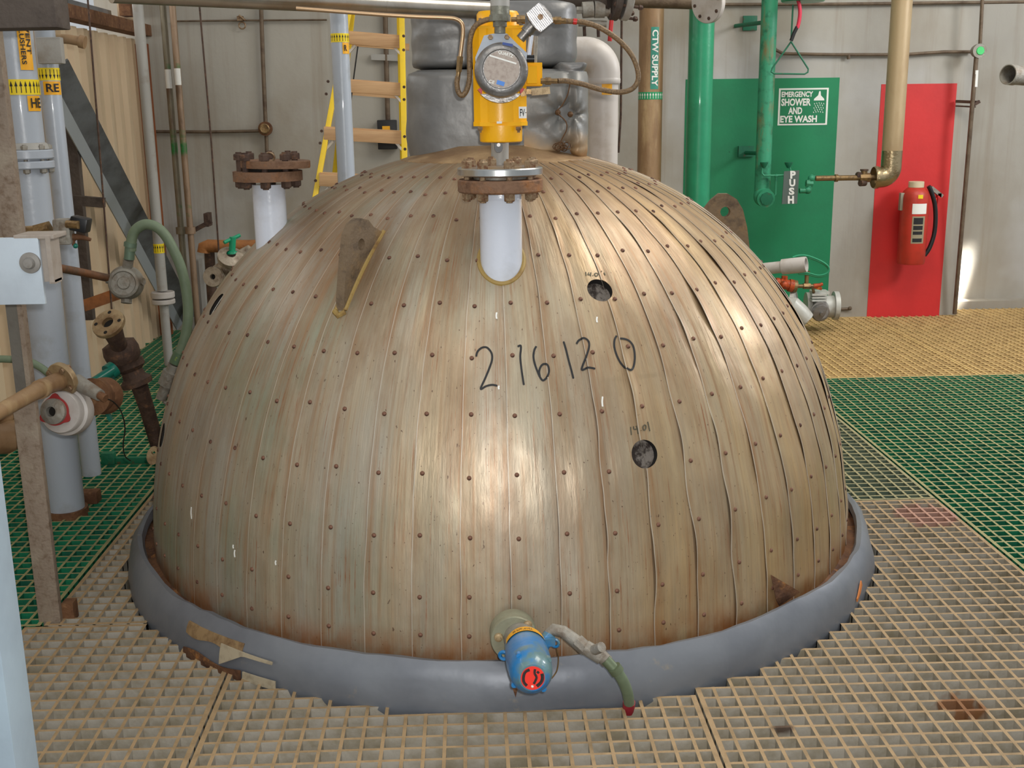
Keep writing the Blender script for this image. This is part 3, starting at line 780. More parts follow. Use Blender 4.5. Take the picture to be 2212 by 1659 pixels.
# back wall with painted panels (each panel its own thin coat on the wall)
wb = wallbox('wall_back', (XL-.3, YB, -.5), (3.56, YB+.2, ZT), m_wall)
wallbox('wall_back_recess', (3.56, YB+.36, -.5), (XRR+1, YB+.5, ZT), m_wall).name = 'wall_back_right'
wallbox('trim_1', (3.54, YB+.2, -.5), (3.575, YB+.5, ZT), m_wall)
wallbox('trim_2', (3.575, YB+.24, -.01), (XRR, YB+.36, .055), m_wall)
def painted(name, x0, x1, z0, z1, m):
    return struct(MB().bb((x0, YB-.003, z0), (x1, YB+.01, z1)).build(name, m, smooth=False))
gx0, gx1 = atY(1543, 300, YB).x, atY(1800, 420, YB).x; gz = atY(1680, 169, YB).z
rx0, rx1 = atY(1885, 480, YB).x, atY(2058, 300, YB).x; rz = atY(1990, 181, YB).z
painted('trim_3', atY(1478, 300, YB).x, gx1, -.02, gz, m_wallg)
painted('trim_4', rx0, rx1, -.02, rz, m_wallr)
# corrugated side wall with the bright opening above the girt
zg = atX(245, 50, XL+.04)
b = MB(); ys = []; y = 2.2
vs = []; per = .19
prof_ = []
while y < YB:
    prof_ += [(0, y), (0, y+per*.4), (.05, y+per*.5), (.05, y+per*.88)]; y += per
ztop = lambda yy: 2.02
n = len(prof_)
for (dx, yy) in prof_: vs += [V((XL-.05+dx, yy, -.05)), V((XL-.05+dx, yy, 2.0))]
b.add(vs, [(2*i, 2*i+2, 2*i+3, 2*i+1) for i in range(n-1)])
b.bb((XL-.2, 2.2, -.05), (XL-.06, YB, 2.0))
struct(b.build('wall_left', m_corr, smooth=False, recalc=False))
# ---------------------------------------------------------------- left wall, girt and opening
def angle_bar(b, a, c, s1, th=.008, up=(0, 0, 1)):
    b.beam(a, c, s1, th, up); b.beam(V(a)+V((0, 0, -s1/2)), V(c)+V((0, 0, -s1/2)), th, s1, up)
T = MB().bb((XL-.04, 2.2, 2.025), (XL+.07, YB, 2.10), bev=.006).build('girt', m_rust, loc=(XL, 5, 2.07)); tag(T, 'rusty horizontal steel girt above the corrugated side wall', 'beam')
T = MB().bb((XL-.02, YB-.40, 2.13), (XL+.05, YB-.28, ZT)).build('window_post', m_rust, loc=(XL, YB-.34, 3)); tag(T, 'short rusty post to the right of the bright opening in the side wall', 'post')
b = MB().bb((XL-.06, 2.2, 2.7), (XL-.02, YB, ZT)); b.bb((XL-.06, YB-.3, 2.13), (XL-.02, YB, 2.7)); struct(b.build('wall_left', m_corr, smooth=False))
b = MB().bb((XL-.14, 4.2, 2.13), (XL-.10, YB-.3, 2.17)); b.bb((XL-.14, 4.2, 2.66), (XL-.10, YB-.3, 2.7)); b.bb((XL-.14, 6.9, 2.13), (XL-.10, 6.94, 2.7)); b.bb((XL-.14, 5.6, 2.13), (XL-.10, 5.64, 2.7))
struct(b.build('window_1', m_slate, smooth=False))
# daylight outside the opening
sky = mat('bright_overcast_sky', C(255, 255, 255), 1, 0, emit=((.95, .98, 1, 1), 1.6))
struct(MB().bb((XL-1.6, 2.0, 1.6), (XL-1.58, 10, 5.2)).build('backdrop_sky', sky, smooth=False))
# corner posts
T = MB().beam(atY(298, 95, 7.9), (atY(298, 95, 7.9).x, 7.9, 0.), .125, .05, (0, 1, 0)).build('corner_post', mat('orange_rust_column', C(150, 84, 40), .8, .2, [(C(104, 58, 34), 6, .42, .65, (1, 1, .3))], (50, .3, U)), loc=(atY(304, 95, 7.9).x, 7.9, 0)); tag(T, 'orange rusty vertical post in the back left corner', 'post')
# diagonal brace, a channel lying along the side wall
XB = -2.02
pa, pb_ = atX(116, 85, XB), atX(352, 742, XB)
pa2 = atX(148, 235, XB)
b = MB()
A, B = atX(120, 100, XB), atX(388, 700, XB)
nrm = V((.45, -1, .1)).normalized(); A, B = atX(113, 148, XB), atX(372, 640, XB); B = B+(B-A)*.16
d = (B-A).normalized(); wd_ = d.cross(nrm).normalized()
if wd_.x < 0: wd_ = -wd_
hw_ = .088
b.beam(A+wd_*hw_*.35, B+wd_*hw_*.35, .012, hw_*1.3, wd_)
q1_ = wd_*(-1)+nrm*.55
b.beam(A-wd_*hw_*.62+nrm*.018, B-wd_*hw_*.62+nrm*.018, .010, hw_*.75, q1_, mi=1)  # lit side of the channel: its brightness is put into a paler colour
T = b.build('diagonal_brace', [m_slate, mat('lit_slate_flange', C(150, 156, 158), .5)], smooth=False, loc=B); tag(T, 'wide slate grey channel brace sloping down in front of the corrugated wall', 'brace')
for (y0, x0, x1, Y) in ((432, 158, 225, 6.1),):
    T = MB().beam(atY(x0, y0, Y), atY(x1, y0+6, Y), .05, .05).build('wall_bracket', m_darkbeam, loc=atY(x0, y0, Y)); tag(T, 'short brown stub rail behind the tall grey pipe', 'bracket')
T = MB().beam(atY(150, 260, 6.2), atY(190, 690, 6.2), .07, .05, (0, 1, 0)).build('wall_stud', m_darkbeam, loc=atY(190, 690, 6.2)); tag(T, 'dark upright wall stud just right of the two tall grey pipes', 'post')
T = MB().beam(atY(182, 660, 6.), atY(262, 632, 6.), .04, .06).build('wall_rail', mat('orange_brown_rail', C(166, 104, 58), .7, .1, [(C(120, 80, 50), 9, .45, .65, U)]), loc=atY(182, 666, 6.)); tag(T, 'orange rusty rail low on the corrugated wall', 'rail')

# ---------------------------------------------------------------- near left steelwork
p = atY(40, 1300, 2.0)
T = MB().bb((p.x-.16, 1.9, -.5), (p.x, 2.0, 3.4), bev=.003).build('steel_column', m_lgrey, loc=(p.x, 1.95, 0))
tag(T, 'pale blue-grey smooth column cut by the bottom left edge of the picture', 'column')
# upper beige column with the dark overhead beam
a, c = atY(49, 420, 3.1), atY(57, 512, 3.1)
T = Thing('beige_column', 'mottled beige steel column standing on the bracket at the far left', 'column', (a.x, 3.1, c.z))
a.x -= .012; b = MB().bb((a.x-.34, 3.105, c.z-.0), (a.x-.05, 3.125, 3.2), bev=.004); b.build('web', m_beigest, T)
MB().bb((a.x-.05, 3.09, c.z), (a.x, 3.125, 3.2), bev=.003).build('edge_flange', m_beigest, T)
a = atY(138, 62, 2.95); a2 = atY(0, 40, 2.95)
T = MB().beam((a2.x-.4, 2.95, a2.z+.07), (a.x, 2.95, a.z+.10), .10, .20, bev=.004).build('overhead_beam', m_darkbeam, loc=(a.x, 2.95, a.z)); tag(T, 'dark brown overhead beam end in the top left corner', 'beam')
# white plate bracket
YP = 2.95
T = Thing('plate_bracket', 'blue-white square plate with one big round bolt at the left edge', 'bracket', atY(50, 590, YP))
tl, br = atY(-60, 515, YP), atY(98, 657, YP)
b = MB().bb((tl.x, YP, br.z), (br.x, YP+.012, tl.z), bev=.002); b.build('plate', m_plate, T)
c = atY(65, 568, YP)
b = MB(); b.lathe([(0, .0), (mpx(c, 23), 0), (mpx(c, 22), .004), (mpx(c, 13), .006), (mpx(c, 12), .012), (mpx(c, 10), .017), (0, .018)], c, (0, -1, 0), 32); b.build('bolt', mat('grey_washer', C(150, 146, 140), .5, .3, [(C(130, 122, 112), 20, .5, .7, U)]), T)
t0, t1 = atY(88, 508, YP+.03), atY(128, 606, YP+.03)
b = MB().bb((t0.x, YP+.013, t1.z), (t1.x-.008, YP+.03, t0.z)); b.bb((t1.x-.012, YP-.005, t1.z), (t1.x, YP+.06, t0.z)); b.bb((t0.x-.06, YP+.0, t0.z-.008), (t1.x+.008, YP+.10, t0.z+.004), bev=.003); b.bb((t0.x+.02, YP+.0, t1.z-.004), (t1.x, YP+.05, t1.z+.006))
b.build('channel_section', mat('pinkish_grey_primer', C(168, 158, 148), .6, 0, [(C(150, 136, 122), 12, .45, .7, U)], (60, .15, U)), T, smooth=False)
# channel stanchion below the plate
a, c = atY(36, 740, 3.35), atY(70, 800, 3.35)
T = Thing('channel_stanchion', 'grey steel channel stanchion under the white plate', 'post', (a.x, 3.35, 0))
zt_ = atY(50, 650, 3.35).z
MB().bb((a.x-.012, 3.33, -.3), (c.x-.014, 3.36, zt_)).build('web', mat('dull_grey_channel', C(108, 104, 96), .65, .1, [(C(90, 84, 76), 8, .45, .7, U)], (60, .15, U)), T, smooth=False)
MB().bb((c.x-.014, 3.325, -.3), (c.x, 3.36, zt_)).build('edge_flange', m_beigest, T, smooth=False)
# guard post
p0, p1 = atZ(76, 1335), atZ(131, 1343)
YG = 3.25; xa, xb = atY(78, 1300, YG).x, atY(126, 1300, YG).x
T = Thing('guard_post', 'square mottled brown post standing on the left grating edge', 'post', ((xa+xb)/2, YG, 0))
ztp = atY(52, 866, YG).z
b = MB().bb((xa, YG, -.04), (xb, YG+.025, ztp), bev=.004); b.build('post', m_beigest, T)
b = MB().bb((xa-.004, YG-.004, ztp-.002), (xb+.004, YG+.03, ztp+.008)); b.build('top_cap', m_beigest, T)
b = MB().bb((xb, YG+.02, -.01), (xb+.035, YG+.06, .05)); b.build('foot_clip', m_rust, T)

# ---- tall grey pipes
def band(T, cx, cy, R, z0, z1, mt, parent=None, a0=0., a1=2*PI, name='pipe_marker', off=.0012):
    b = MB(); n = 32; vs = []; fs = []
    for i in range(n+1):
        a = a0+(a1-a0)*i/n
        for z, r in ((z0, R), (z0, R+off), (z1, R+off), (z1, R)): vs.append(V((cx+math.sin(a)*r, cy-math.cos(a)*r, z)))
    for i in range(n):
        for k in range(3): fs.append((i*4+k, (i+1)*4+k, (i+1)*4+k+1, i*4+k+1))
    b.add(vs, fs); return b.build(name, mt, T, parent=parent, angle=40)
def arrows(T, cx, cy, R, z0, z1, n, a0, a1, mt, parent, up=True, off=.0018):
    b = MB(); h = z1-z0
    for i in range(n):
        a = a0+(a1-a0)*(i+.5)/n; da = (a1-a0)/n
        def P(u, v): aa = a+u*da; return V((cx+math.sin(aa)*(R+off), cy-math.cos(aa)*(R+off), z0+v*h))
        s_ = (lambda v: v) if up else (lambda v: 1-v)
        b.add([P(-.09, s_(.12)), P(.09, s_(.12)), P(.09, s_(.6)), P(-.09, s_(.6))], [(0, 1, 2, 3)])
        b.add([P(-.33, s_(.55)), P(.33, s_(.55)), P(0, s_(.9))], [(0, 1, 2)])
    return b.build('flow_arrows', mt, T, parent=parent, smooth=False, recalc=False)
TXT = {}
def text2d(s, bold=.0):
    if (s, bold) not in TXT:
        c = bpy.data.curves.new('t', 'FONT'); c.body = s; c.size = 1; c.offset = bold; c.resolution_u = 3
        o = bpy.data.objects.new('t', c); COL.objects.link(o)
        dg = bpy.context.evaluated_depsgraph_get(); me = bpy.data.meshes.new_from_object(o.evaluated_get(dg))
        vs = [(v.co.x, v.co.y) for v in me.vertices]; fs = [list(p.vertices) for p in me.polygons]
        bpy.data.objects.remove(o); bpy.data.curves.remove(c); bpy.data.meshes.remove(me)
        x0, x1 = min(v[0] for v in vs), max(v[0] for v in vs); y0, y1 = min(v[1] for v in vs), max(v[1] for v in vs)
        TXT[(s, bold)] = ([((x-x0)/(x1-x0), (y-y0)/(y1-y0)) for x, y in vs], fs)
    return TXT[(s, bold)]
def lettering(name, s, fn, mt, T=None, parent=None, bold=.02):
    vs, fs = text2d(s, bold); b = MB(); b.add([fn(u, v) for u, v in vs], fs)
    return b.build(name, mt, T, parent=parent, smooth=False, recalc=False)
def cylmap(cx, cy, R, a0, a1, z0, z1, off=.004, rot=0):
    # u across, v up; rot=1: text runs downwards (turned clockwise), rot=-1: upwards
    def fn(u, v):
        if rot == 1: u, v = v, 1-u
        elif rot == -1: u, v = 1-v, u
        a = a0+(a1-a0)*u; return V((cx+math.sin(a)*(R+off), cy-math.cos(a)*(R+off), z0+(z1-z0)*v))
    return fn
def facing(cx, cy): return math.atan2(-cx, cy)      # azimuth that looks at the camera, measured as above
YBP = 4.24; pb = atZ(146, 1100); cx, cy = atY(132, 1000, YBP).x, YBP
RB = mpx(atY(132, 1000, YBP), 39)
T = Thing('tall_pipe', 'thick pale grey vertical pipe with yellow arrow stickers and a bolted flange', 'pipe', (cx, cy, 0))
def zb(y, x=80): return atY(x, y, cy).z
b = MB(); b.cyl((cx, cy, -.3), (cx, cy, zb(352)), RB, 40); b.cyl((cx, cy, zb(348)), (cx, cy, 3.2), RB*.98, 40); b.build('pipe', m_gpipe, T)
RF_ = mpx(atY(95, 350, cy), 56)
def disc(T, nm, c, z0, z1, R, mt, seg=44, bev=.004, parent=None, ax=(0, 0, 1)):
    b = MB(); h = z1-z0; b.lathe([(0, z0), (R-bev, z0), (R, z0+bev), (R, z1-bev), (R-bev, z1), (0, z1)], c, ax, seg); return b.build(nm, mt, T, parent=parent, angle=30)
disc(T, 'upper_flange', (cx, cy, 0), zb(343), zb(323), RF_, m_gpipe); disc(T, 'lower_flange', (cx, cy, 0), zb(364), zb(347), RF_, m_gpipe)
b = MB(); b.lathe([(RB, zb(322)), (RB*1.18, zb(322)), (RB*1.1, zb(312)), (RB, zb(308))], (cx, cy, 0), (0, 0, 1), 36); b.build('weld_neck', m_gpipe2, T)
bolts(T, (cx, cy, 0), (0, 0, 1), RF_*.82, 8, .013, .014, (zb(364), zb(322)), m_cgrey, ph=.4)
b = MB(); b.lathe([(RB, zb(1098)), (RB*1.16, zb(1098)), (RB*1.2, -.03), (RB, -.03)], (cx, cy, 0), (0, 0, 1), 36); b.build('foot_collar', m_rust, T)
fa = facing(cx, cy)
yb = band(T, cx, cy, RB, zb(205), zb(172), m_yel); arrows(T, cx, cy, RB, zb(205), zb(172), 12, fa-1.35, fa+1.35, m_ink, yb)
lb = band(T, cx, cy, RB, zb(240), zb(207), m_org, a0=fa+.35, a1=fa+1.15); lettering('lettering', 'HE', cylmap(cx, cy, RB, fa+.5, fa+1.12, zb(233), zb(212)), m_ink, T, lb)
lb = band(T, cx, cy, RB, zb(152), zb(52), m_org, a0=fa+.2, a1=fa+.92)
lettering('lettering', 'VENT', cylmap(cx, cy, RB, fa+.6, fa+.84, zb(118), zb(56), rot=1), m_ink, T, lb)
lettering('lettering', 'FLUSHERS', cylmap(cx, cy, RB, fa+.28, fa+.52, zb(140), zb(56), rot=1), m_ink, T, lb)
# slimmer one behind
Y2 = 4.72; c2 = atY(185, 900, Y2); x2 = c2.x; R2 = mpx(c2, 20)
T = Thing('tall_pipe', 'slimmer grey vertical pipe beside the thick flanged one, with a yellow down-arrow sticker', 'pipe', (x2, Y2, 0))
def z2_(y): return atY(120, y, Y2).z
b = MB(); b.cyl((x2, Y2, -.0), (x2, Y2, 3.3), R2, 28); b.build('pipe', m_gpipe, T)
fa2 = facing(x2, Y2)
yb = band(T, x2, Y2, R2, z2_(174), z2_(147), m_yel); arrows(T, x2, Y2, R2, z2_(174), z2_(147), 7, fa2-1.2, fa2+1.4, m_ink, yb, up=False)
lb = band(T, x2, Y2, R2, z2_(205), z2_(176), m_org, a0=fa2-.7, a1=fa2+1.2); lettering('lettering', 'RE', cylmap(x2, Y2, R2, fa2-.4, fa2+.8, z2_(199), z2_(181)), m_ink, T, lb)
b = MB(); c = atY(115, 110, Y2-.03); b.bb((c.x-.05, Y2-.07, c.z-.05), (c.x+.045, Y2-.03, c.z+.05), bev=.005); b.build('pipe_clamp', m_gpipe2, T)
T = MB().tube([atY(112, 82, 4.76), atY(122, 83, 4.76), atY(150, 85, 4.76), atY(176, 90, 4.76)], .019, 14)
T.cyl(atY(172, 89, 4.76), atY(184, 92, 4.76), .026, 14); T = T.build('pipe_stub', m_brpipe, loc=atY(150, 85, 4.6)); tag(T, 'short brown horizontal pipe stub below the dark overhead beam', 'pipe')

# ---- small valve group between plate and pipes
Yv = 3.35
T = Thing('instrument_valve', 'brass instrument valve with a black square knob above the white plate', 'valve', atY(100, 495, Yv))
b = MB(); b.tube([atY(25, 500, Yv), atY(60, 500, Yv), atY(110, 496, Yv)], .016, 12); b.cyl(atY(78, 500, Yv), atY(108, 492, Yv), .022, 6); b.build('valve_body', m_brass, T)
b = MB(); b.box(atY(138, 500, Yv), (.05, .045, .075), None, 0, .008); b.cyl(atY(138, 520, Yv), atY(141, 480, Yv), .025, 16); b.build('valve_block', m_cgrey, T)
b = MB(); b.cyl(atY(145, 484, Yv-.02), atY(170, 486, Yv-.03), .012, 12); b.build('stem', m_brass, T)
b = MB(); b.box(atY(174, 484, Yv), (.05, .05, .042), Matrix.Rotation(.25, 3, 'Y'), 0, .006); b.build('knob', m_black, T)
b = MB(); b.tube([atY(168, 507, Yv), atY(158, 520, Yv), atY(160, 530, Yv)], .006, 8); b.tube([atY(150, 512, Yv), atY(176, 512, Yv), atY(196, 518, Yv)], [.012, .008, .005], 10); b.build('bleed_nipple', m_rust, T)
b = MB().sphere(atY(163, 531, Yv), .008, 10); b.build('green_cap', m_teal, T)

# ---- junction box and arching hose
Yj = 4.5
jc = atY(271, 611, Yj); s_ = mpx(jc)
T = Thing('junction_box', 'round pale corroded junction box with a screwed cover, left of the dome', 'box', jc)
b = MB(); n_ = V((.1, -1, .12)).normalized()
b.lathe([(0, -.05), (34*s_, -.05), (37*s_, -.03), (37*s_, .0), (33*s_, .012), (31*s_, .03), (0, .03)], jc, n_, 36); b.build('box_body', m_cgrey, T)
b = MB(); b.lathe([(0, .03), (31*s_, .03), (31*s_, .038), (26*s_, .042), (24*s_, .036), (14*s_, .036), (12*s_, .042), (0, .043)], jc, n_, 36); b.build('cover', m_cgrey, T)
b = MB(); b.cyl(jc+V((0, .02, .03)), atY(278, 560, Yj), 11*s_, 16); b.cyl(jc+V((-.02, .02, 0)), atY(230, 602, Yj), 10*s_, 16); b.cyl(jc+V((0, .02, -.02)), atY(273, 655, Yj), 12*s_, 8); b.cyl(jc+V((.02, .02, 0)), atY(310, 608, Yj), 8*s_, 12); b.build('hub', m_cgrey, T)
T = Thing('conduit', 'rusty horizontal conduit running into the round junction box', 'conduit', atY(180, 590, Yj))
b = MB(); b.tube([atY(122, 578, Yj-.3), atY(180, 589, Yj-.1), atY(234, 601, Yj)], 8.5*s_, 14); b.build('pipe', mat('red_brown_conduit', C(126, 84, 54), .6, .2, [(C(98, 74, 56), 15, .45, .65, U)], (80, .2, U)), T)
T = Thing('flexible_hose', 'pale green flexible conduit arching from the junction box down beside the dome', 'hose', atY(380, 775, Yj))
hp = smooth([(283, 542), (284, 520), (292, 498), (312, 485), (335, 489), (355, 506), (375, 540), (393, 585), (404, 640), (406, 690), (398, 735), (387, 765)], 6)
b = MB(); b.tube([atY(x, y, Yj+.0) for x, y in hp], 11*s_, 16); b.build('hose', m_hosegr, T)
b = MB(); b.cyl(atY(279, 560, Yj), atY(282, 522, Yj), 11*s_, 14); b.cyl(atY(281, 533, Yj), atY(282, 524, Yj), 13.5*s_, 14); b.build('collar', mat('green_grey_fitting', C(110, 132, 112), .5, .3), T)
b = MB(); b.cyl(atY(389, 762, Yj), atY(379, 785, Yj), 14*s_, 14); b.build('collar', mat('green_grey_fitting', C(100, 124, 96), .5, .3, [(C(190, 210, 60), 20, .62, .7, U)]), T)
T = Thing('conduit_fitting', 'weathered grey conduit tee at the lower end of the green hose', 'fitting', atY(360, 830, Yj))
b = MB(); b.cyl(atY(378, 788, Yj), atY(348, 862, Yj), 15*s_, 16, 0, 12*s_); b.cyl(atY(372, 803, Yj), atY(360, 832, Yj), 20*s_, 16); b.tube([atY(350, 858, Yj), atY(356, 868, Yj), atY(368, 880, Yj)], 5*s_, 8); b.build('tee_body', m_cgrey, T)

# ---- brown flanged valve slanting out of the dome
def P(x, y, Y): return atY(x, y, Y)
Yt, Ym, Yl = 4.12, 4.22, 4.42
T = Thing('flanged_valve', 'dark brown corroded valve with an open beige flange and green lever, left of the dome', 'valve', P(270, 775, Ym))
fc = P(238, 703, Yt); s_ = mpx(fc); fn = V((-.22, -.66, .72)).normalized()
def ring(name, c, ax, r0, r1, h, mt, T, parent=None, seg=40):
    b = MB(); b.lathe([(r0, 0), (r1-.002, 0), (r1, .003), (r1, h-.003), (r1-.002, h), (r0, h), (r0, 0)], c, ax, seg); return b.build(name, mt, T, parent=parent, angle=30)
m_bflange = mat('beige_rusty_flange_face', C(170, 148, 112), .5, .3, [(C(120, 92, 62), 12, .45, .68, U)], (60, .3, U))
fl = ring('flange', fc, fn, 13*s_, 36*s_, .02, m_bflange, T)
b = MB(); b.cyl(fc-fn*.01, fc+fn*.004, 13.5*s_, 24); b.build('bore', m_dark, T, parent=fl)
q = V((0, 0, 1)); xx = fn.cross(q).normalized(); yy = fn.cross(xx)
for k in range(4):
    a = PI*(k+.15)/2; c = fc+(xx*math.cos(a)+yy*math.sin(a))*27*s_
    b = MB(); b.cyl(c+fn*.0, c+fn*.0206, 4.2*s_, 14); b.build('bolt_hole', m_dark, T, parent=fl)
b = MB()
b.tube([fc-fn*.0, P(252, 735, Yt+.02), P(262, 757, Ym)], [24*s_, 18*s_, 20*s_], 20)
b.lathe([(0, -.03), (30*s_, -.03), (38*s_, -.01), (40*s_, .02), (36*s_, .05), (20*s_, .06)], P(266, 768, Ym), (P(250, 735, Ym)-P(282, 810, Ym)), 28)
b.lathe([(0, 0), (34*s_, 0), (36*s_, .02), (26*s_, .035), (24*s_, .06), (34*s_, .075), (34*s_, .1), (22*s_, .11)], P(298, 832, Ym+.05), (P(250, 735, Ym)-P(290, 830, Ym)), 28)
b.build('valve_body', m_dkrust, T)
b = MB(); b.tube([P(300, 830, Ym+.05), P(318, 885, Yl-.1), P(340, 960, Yl), P(352, 985, Yl), dpt(-2.0, .22, -.01)], [19*s_, 17*s_, 17*s_, 17*s_, 17*s_], 20); b.build('pipe', m_dkrust, T)
b = MB(); b.cyl(P(243, 800, Ym-.1), P(192, 833, Ym-.2), 11*s_, 16); b.cyl(P(246, 797, Ym-.08), P(234, 806, Ym-.1), 19*s_, 20); b.build('lever', m_teal, T)
b = MB(); b.beam(P(222, 872, Ym-.2), P(240, 908, Ym-.2), .02, .012); b.build('handle', m_teal, T)
T = Thing('lug_plate', 'small beige oval lug with a hole low beside the left of the dome', 'lug', P(332, 985, 3.75))
o = [(math.cos(t)*.021, math.sin(t)*.033) for t in [2*PI*i/20 for i in range(20)]]
lug_plate(T, o, (.0, .012), .007, P(331, 984, 3.75), V((1, 0, -.25)).normalized(), V((.25, 0, 1)).normalized(), V((0, 1, 0)), .012, m_bflange)

# ---- flanged line with the round white valve near the left edge
Yr = 3.42; fc = P(130, 822, Yr); s_ = mpx(fc)
fn = V((.86, .22, .30)).normalized()
T = Thing('flanged_pipe', 'beige rusty pipe with a round flange above the white ring valve at far left', 'pipe', fc)
b = MB(); b.tube([P(-30, 905, Yr-.42), P(40, 866, Yr-.24), P(90, 838, Yr-.10), fc], [15*s_, 16*s_, 18*s_, 20*s_], 20); b.tube([P(85, 842, Yr-.12), P(93, 838, Yr-.095)], 20.5*s_, 20); b.build('pipe', m_brpipe, T)
fn = V((.42, .86, .18)).normalized()
fl = ring('flange', fc, fn, 1*s_, 38*s_, .02, m_bflange, T)
bolts(T, fc, fn, 29*s_, 4, .010, .008, (0, .02), m_bolt, parent=fl, ph=.35, stud=.1)
T = Thing('clamp_handle', 'short grey tapered sleeve with a cable leaving its end', 'fitting', P(200, 838, Yr))
b = MB(); b.cyl(P(165, 825, Yr+.03), P(216, 854, Yr-.03), 18*s_, 20, 0, 13*s_); b.build('sleeve', m_cgrey, T)
b = MB(); b.cyl(P(214, 853, Yr-.03), P(228, 861, Yr-.04), 9*s_, 14); b.build('gland', m_rust, T)
hp = smooth([(226, 860), (245, 868), (262, 890), (270, 925), (266, 960), (270, 985), (282, 995)], 5)
b = MB(); b.tube([P(x, y, Yr-.04+.5*i/len(hp)) for i, (x, y) in enumerate(hp)], 1.5*s_, 6); b.build('cable', m_black, T)
vc = P(131, 887, Yr); vn = V((-.16, -.95, .2)).normalized()
T = Thing('ring_valve', 'white round valve with red gasket and centre hole at far left', 'valve', vc)
b = MB(); b.lathe([(1*s_, .03), (44*s_, .03), (46*s_, .026), (46*s_, -.0), (52*s_, -.004), (54*s_, -.03), (50*s_, -.05), (1*s_, -.05)], vc+V((.012, 0, -.004)), vn, 44); b.build('valve_body', m_pvc, T)
b = MB(); o = []
for k in range(48):
    a = 2*PI*k/48; o.append((math.cos(a)*(31+4*max(0, math.cos(3*a+PI/2))**3*2.)*s_, math.sin(a)*(31+4*max(0, math.cos(3*a+PI/2))**3*2.)*s_))
xx = vn.cross(V((0, 0, 1))).normalized(); yy = xx.cross(vn)
if yy.z < 0: yy = -yy
b.prism(o, vc+vn*.033, xx, yy, vn, .006); b.build('gasket', mat('dark_red_gasket', C(158, 48, 46), .6), T)
b = MB(); b.lathe([(10*s_, .036), (11*s_, .058), (16*s_, .058), (28*s_, .048), (28*s_, .034), (10*s_, .034), (10*s_, .036)], vc, vn, 40); b.build('inner_ring', m_cgrey, T)
b = MB(); b.cyl(vc+vn*.03, vc+vn*.042, 10.5*s_, 24); b.build('bore', m_dark, T)
b = MB(); b.lathe([(1*s_, 0), (42*s_, 0), (42*s_, .02), (36*s_, .04), (40*s_, .06), (42*s_, .09), (1*s_, .09)], vc+V((.09, .16, .005)), vn, 36); b.build('rear_flange', m_rust, T)
T = Thing('pipe', 'stacked pinkish brown pipe ends cut by the left edge of the picture', 'pipe', P(10, 930, 3.5))
b = MB(); b.tube([P(-50, 890, 3.5), P(14, 895, 3.55), P(60, 880, 3.6)], 26*s_, 20); b.tube([P(-50, 950, 3.4), P(10, 948, 3.45), P(45, 930, 3.6)], 34*s_, 20); b.build('pipe', m_brpipe, T)
T = Thing('conduit', 'dull green hose crossing behind the grey stanchion at far left', 'hose', P(60, 780, 3.8))
b = MB(); b.tube([P(x, y, 3.8) for x, y in smooth([(-30, 775), (20, 776), (60, 780), (90, 795), (110, 812)], 5)], 9*s_, 12); b.build('hose', m_hosegr, T)

# ---- thin rods, slim pipes in the back left corner
def rod(name, label, cat, pts, Y, wpx, mt, grp=None):
    P_ = [atY(x, y, Y) for x, y in pts]
    o = MB().tube(P_, mpx(P_[0], wpx)/2, 10).build(name, mt, loc=P_[-1]); return tag(o, label, cat, grp)
rod('hanger_rod', 'thin dark rod hanging down in front of the corrugated wall', 'rod', [(188, -20), (212, 280), (243, 690)], 5.6, 4.2, m_dkrust)
rod('hanger_rod', 'thin black rod hanging in front of the grey wall left of the rust flanges', 'rod', [(428, -20), (456, 300), (476, 590)], 6.0, 4., m_dkrust)
Ys = 6.8; c = atY(340, 500, Ys); R = mpx(c, 11)
T = Thing('slim_pipe', 'slim light grey vertical pipe with a flange pair and yellow sticker in the corner', 'pipe', (c.x, Ys, 0))
def zs(y): return atY(350, y, Ys).z
b = MB(); b.cyl((c.x, Ys, zs(628)), (c.x, Ys, 3.3), R, 20); b.cyl((c.x, Ys, 0.02), (c.x, Ys, zs(655)), R*.9, 20); b.build('pipe', m_gpipe2, T)
disc(T, 'flange', (c.x, Ys, 0), zs(643), zs(630), mpx(c, 25), m_pvc, 28); disc(T, 'flange', (c.x, Ys, 0), zs(656), zs(646), mpx(c, 25), m_pvc, 28)
f_ = facing(c.x, Ys); yb = band(T, c.x, Ys, R, zs(546), zs(526), m_yel); arrows(T, c.x, Ys, R, zs(546), zs(526), 6, f_-1.3, f_+1.3, m_ink, yb)
for nm, lab, xs, gr in (('left', 'narrow weathered riser with green remains and a white tag, left one of the corner pair', [(350, -20), (365, 127), (377, 304), (385, 420), (392, 505), (399, 600)], 'L'), ('right', 'narrow brown riser with green remains and a white tag, right one of the corner pair', [(373, -20), (385, 101), (397, 278), (405, 420), (414, 560), (428, 720)], 'R')):
    Yn = 7.75 if gr == 'L' else 7.7
    x0_ = atY(xs[3][0], xs[3][1], Yn).x
    T = Thing('riser_pipe', lab, 'pipe', (x0_, Yn, 0))
    mt = mat('weathered_riser_'+nm, C(132, 124, 104) if gr == 'L' else C(150, 126, 102), .5, .2, [(C(38, 120, 60), 1.1, .55, .6, (1, 1, 2.4)), (C(104, 84, 66), 14, .5, .7, (1, 1, .3))], (60, .15, U))
    b = MB(); b.tube([(x0_, Yn, 0), (x0_, Yn, 3.3)], .021, 14)
    b.cyl((x0_, Yn, atY(400, 505, Yn).z), (x0_, Yn, atY(400, 490, Yn).z), .034, 14); b.build('pipe', mt, T)
    ya = (150, 191) if gr == 'L' else (148, 184)
    band(T, x0_, Yn, .021, atY(370, ya[1], Yn).z, atY(370, ya[0], Yn).z, m_white, a0=-1.2, a1=1.2, name='name_tag')
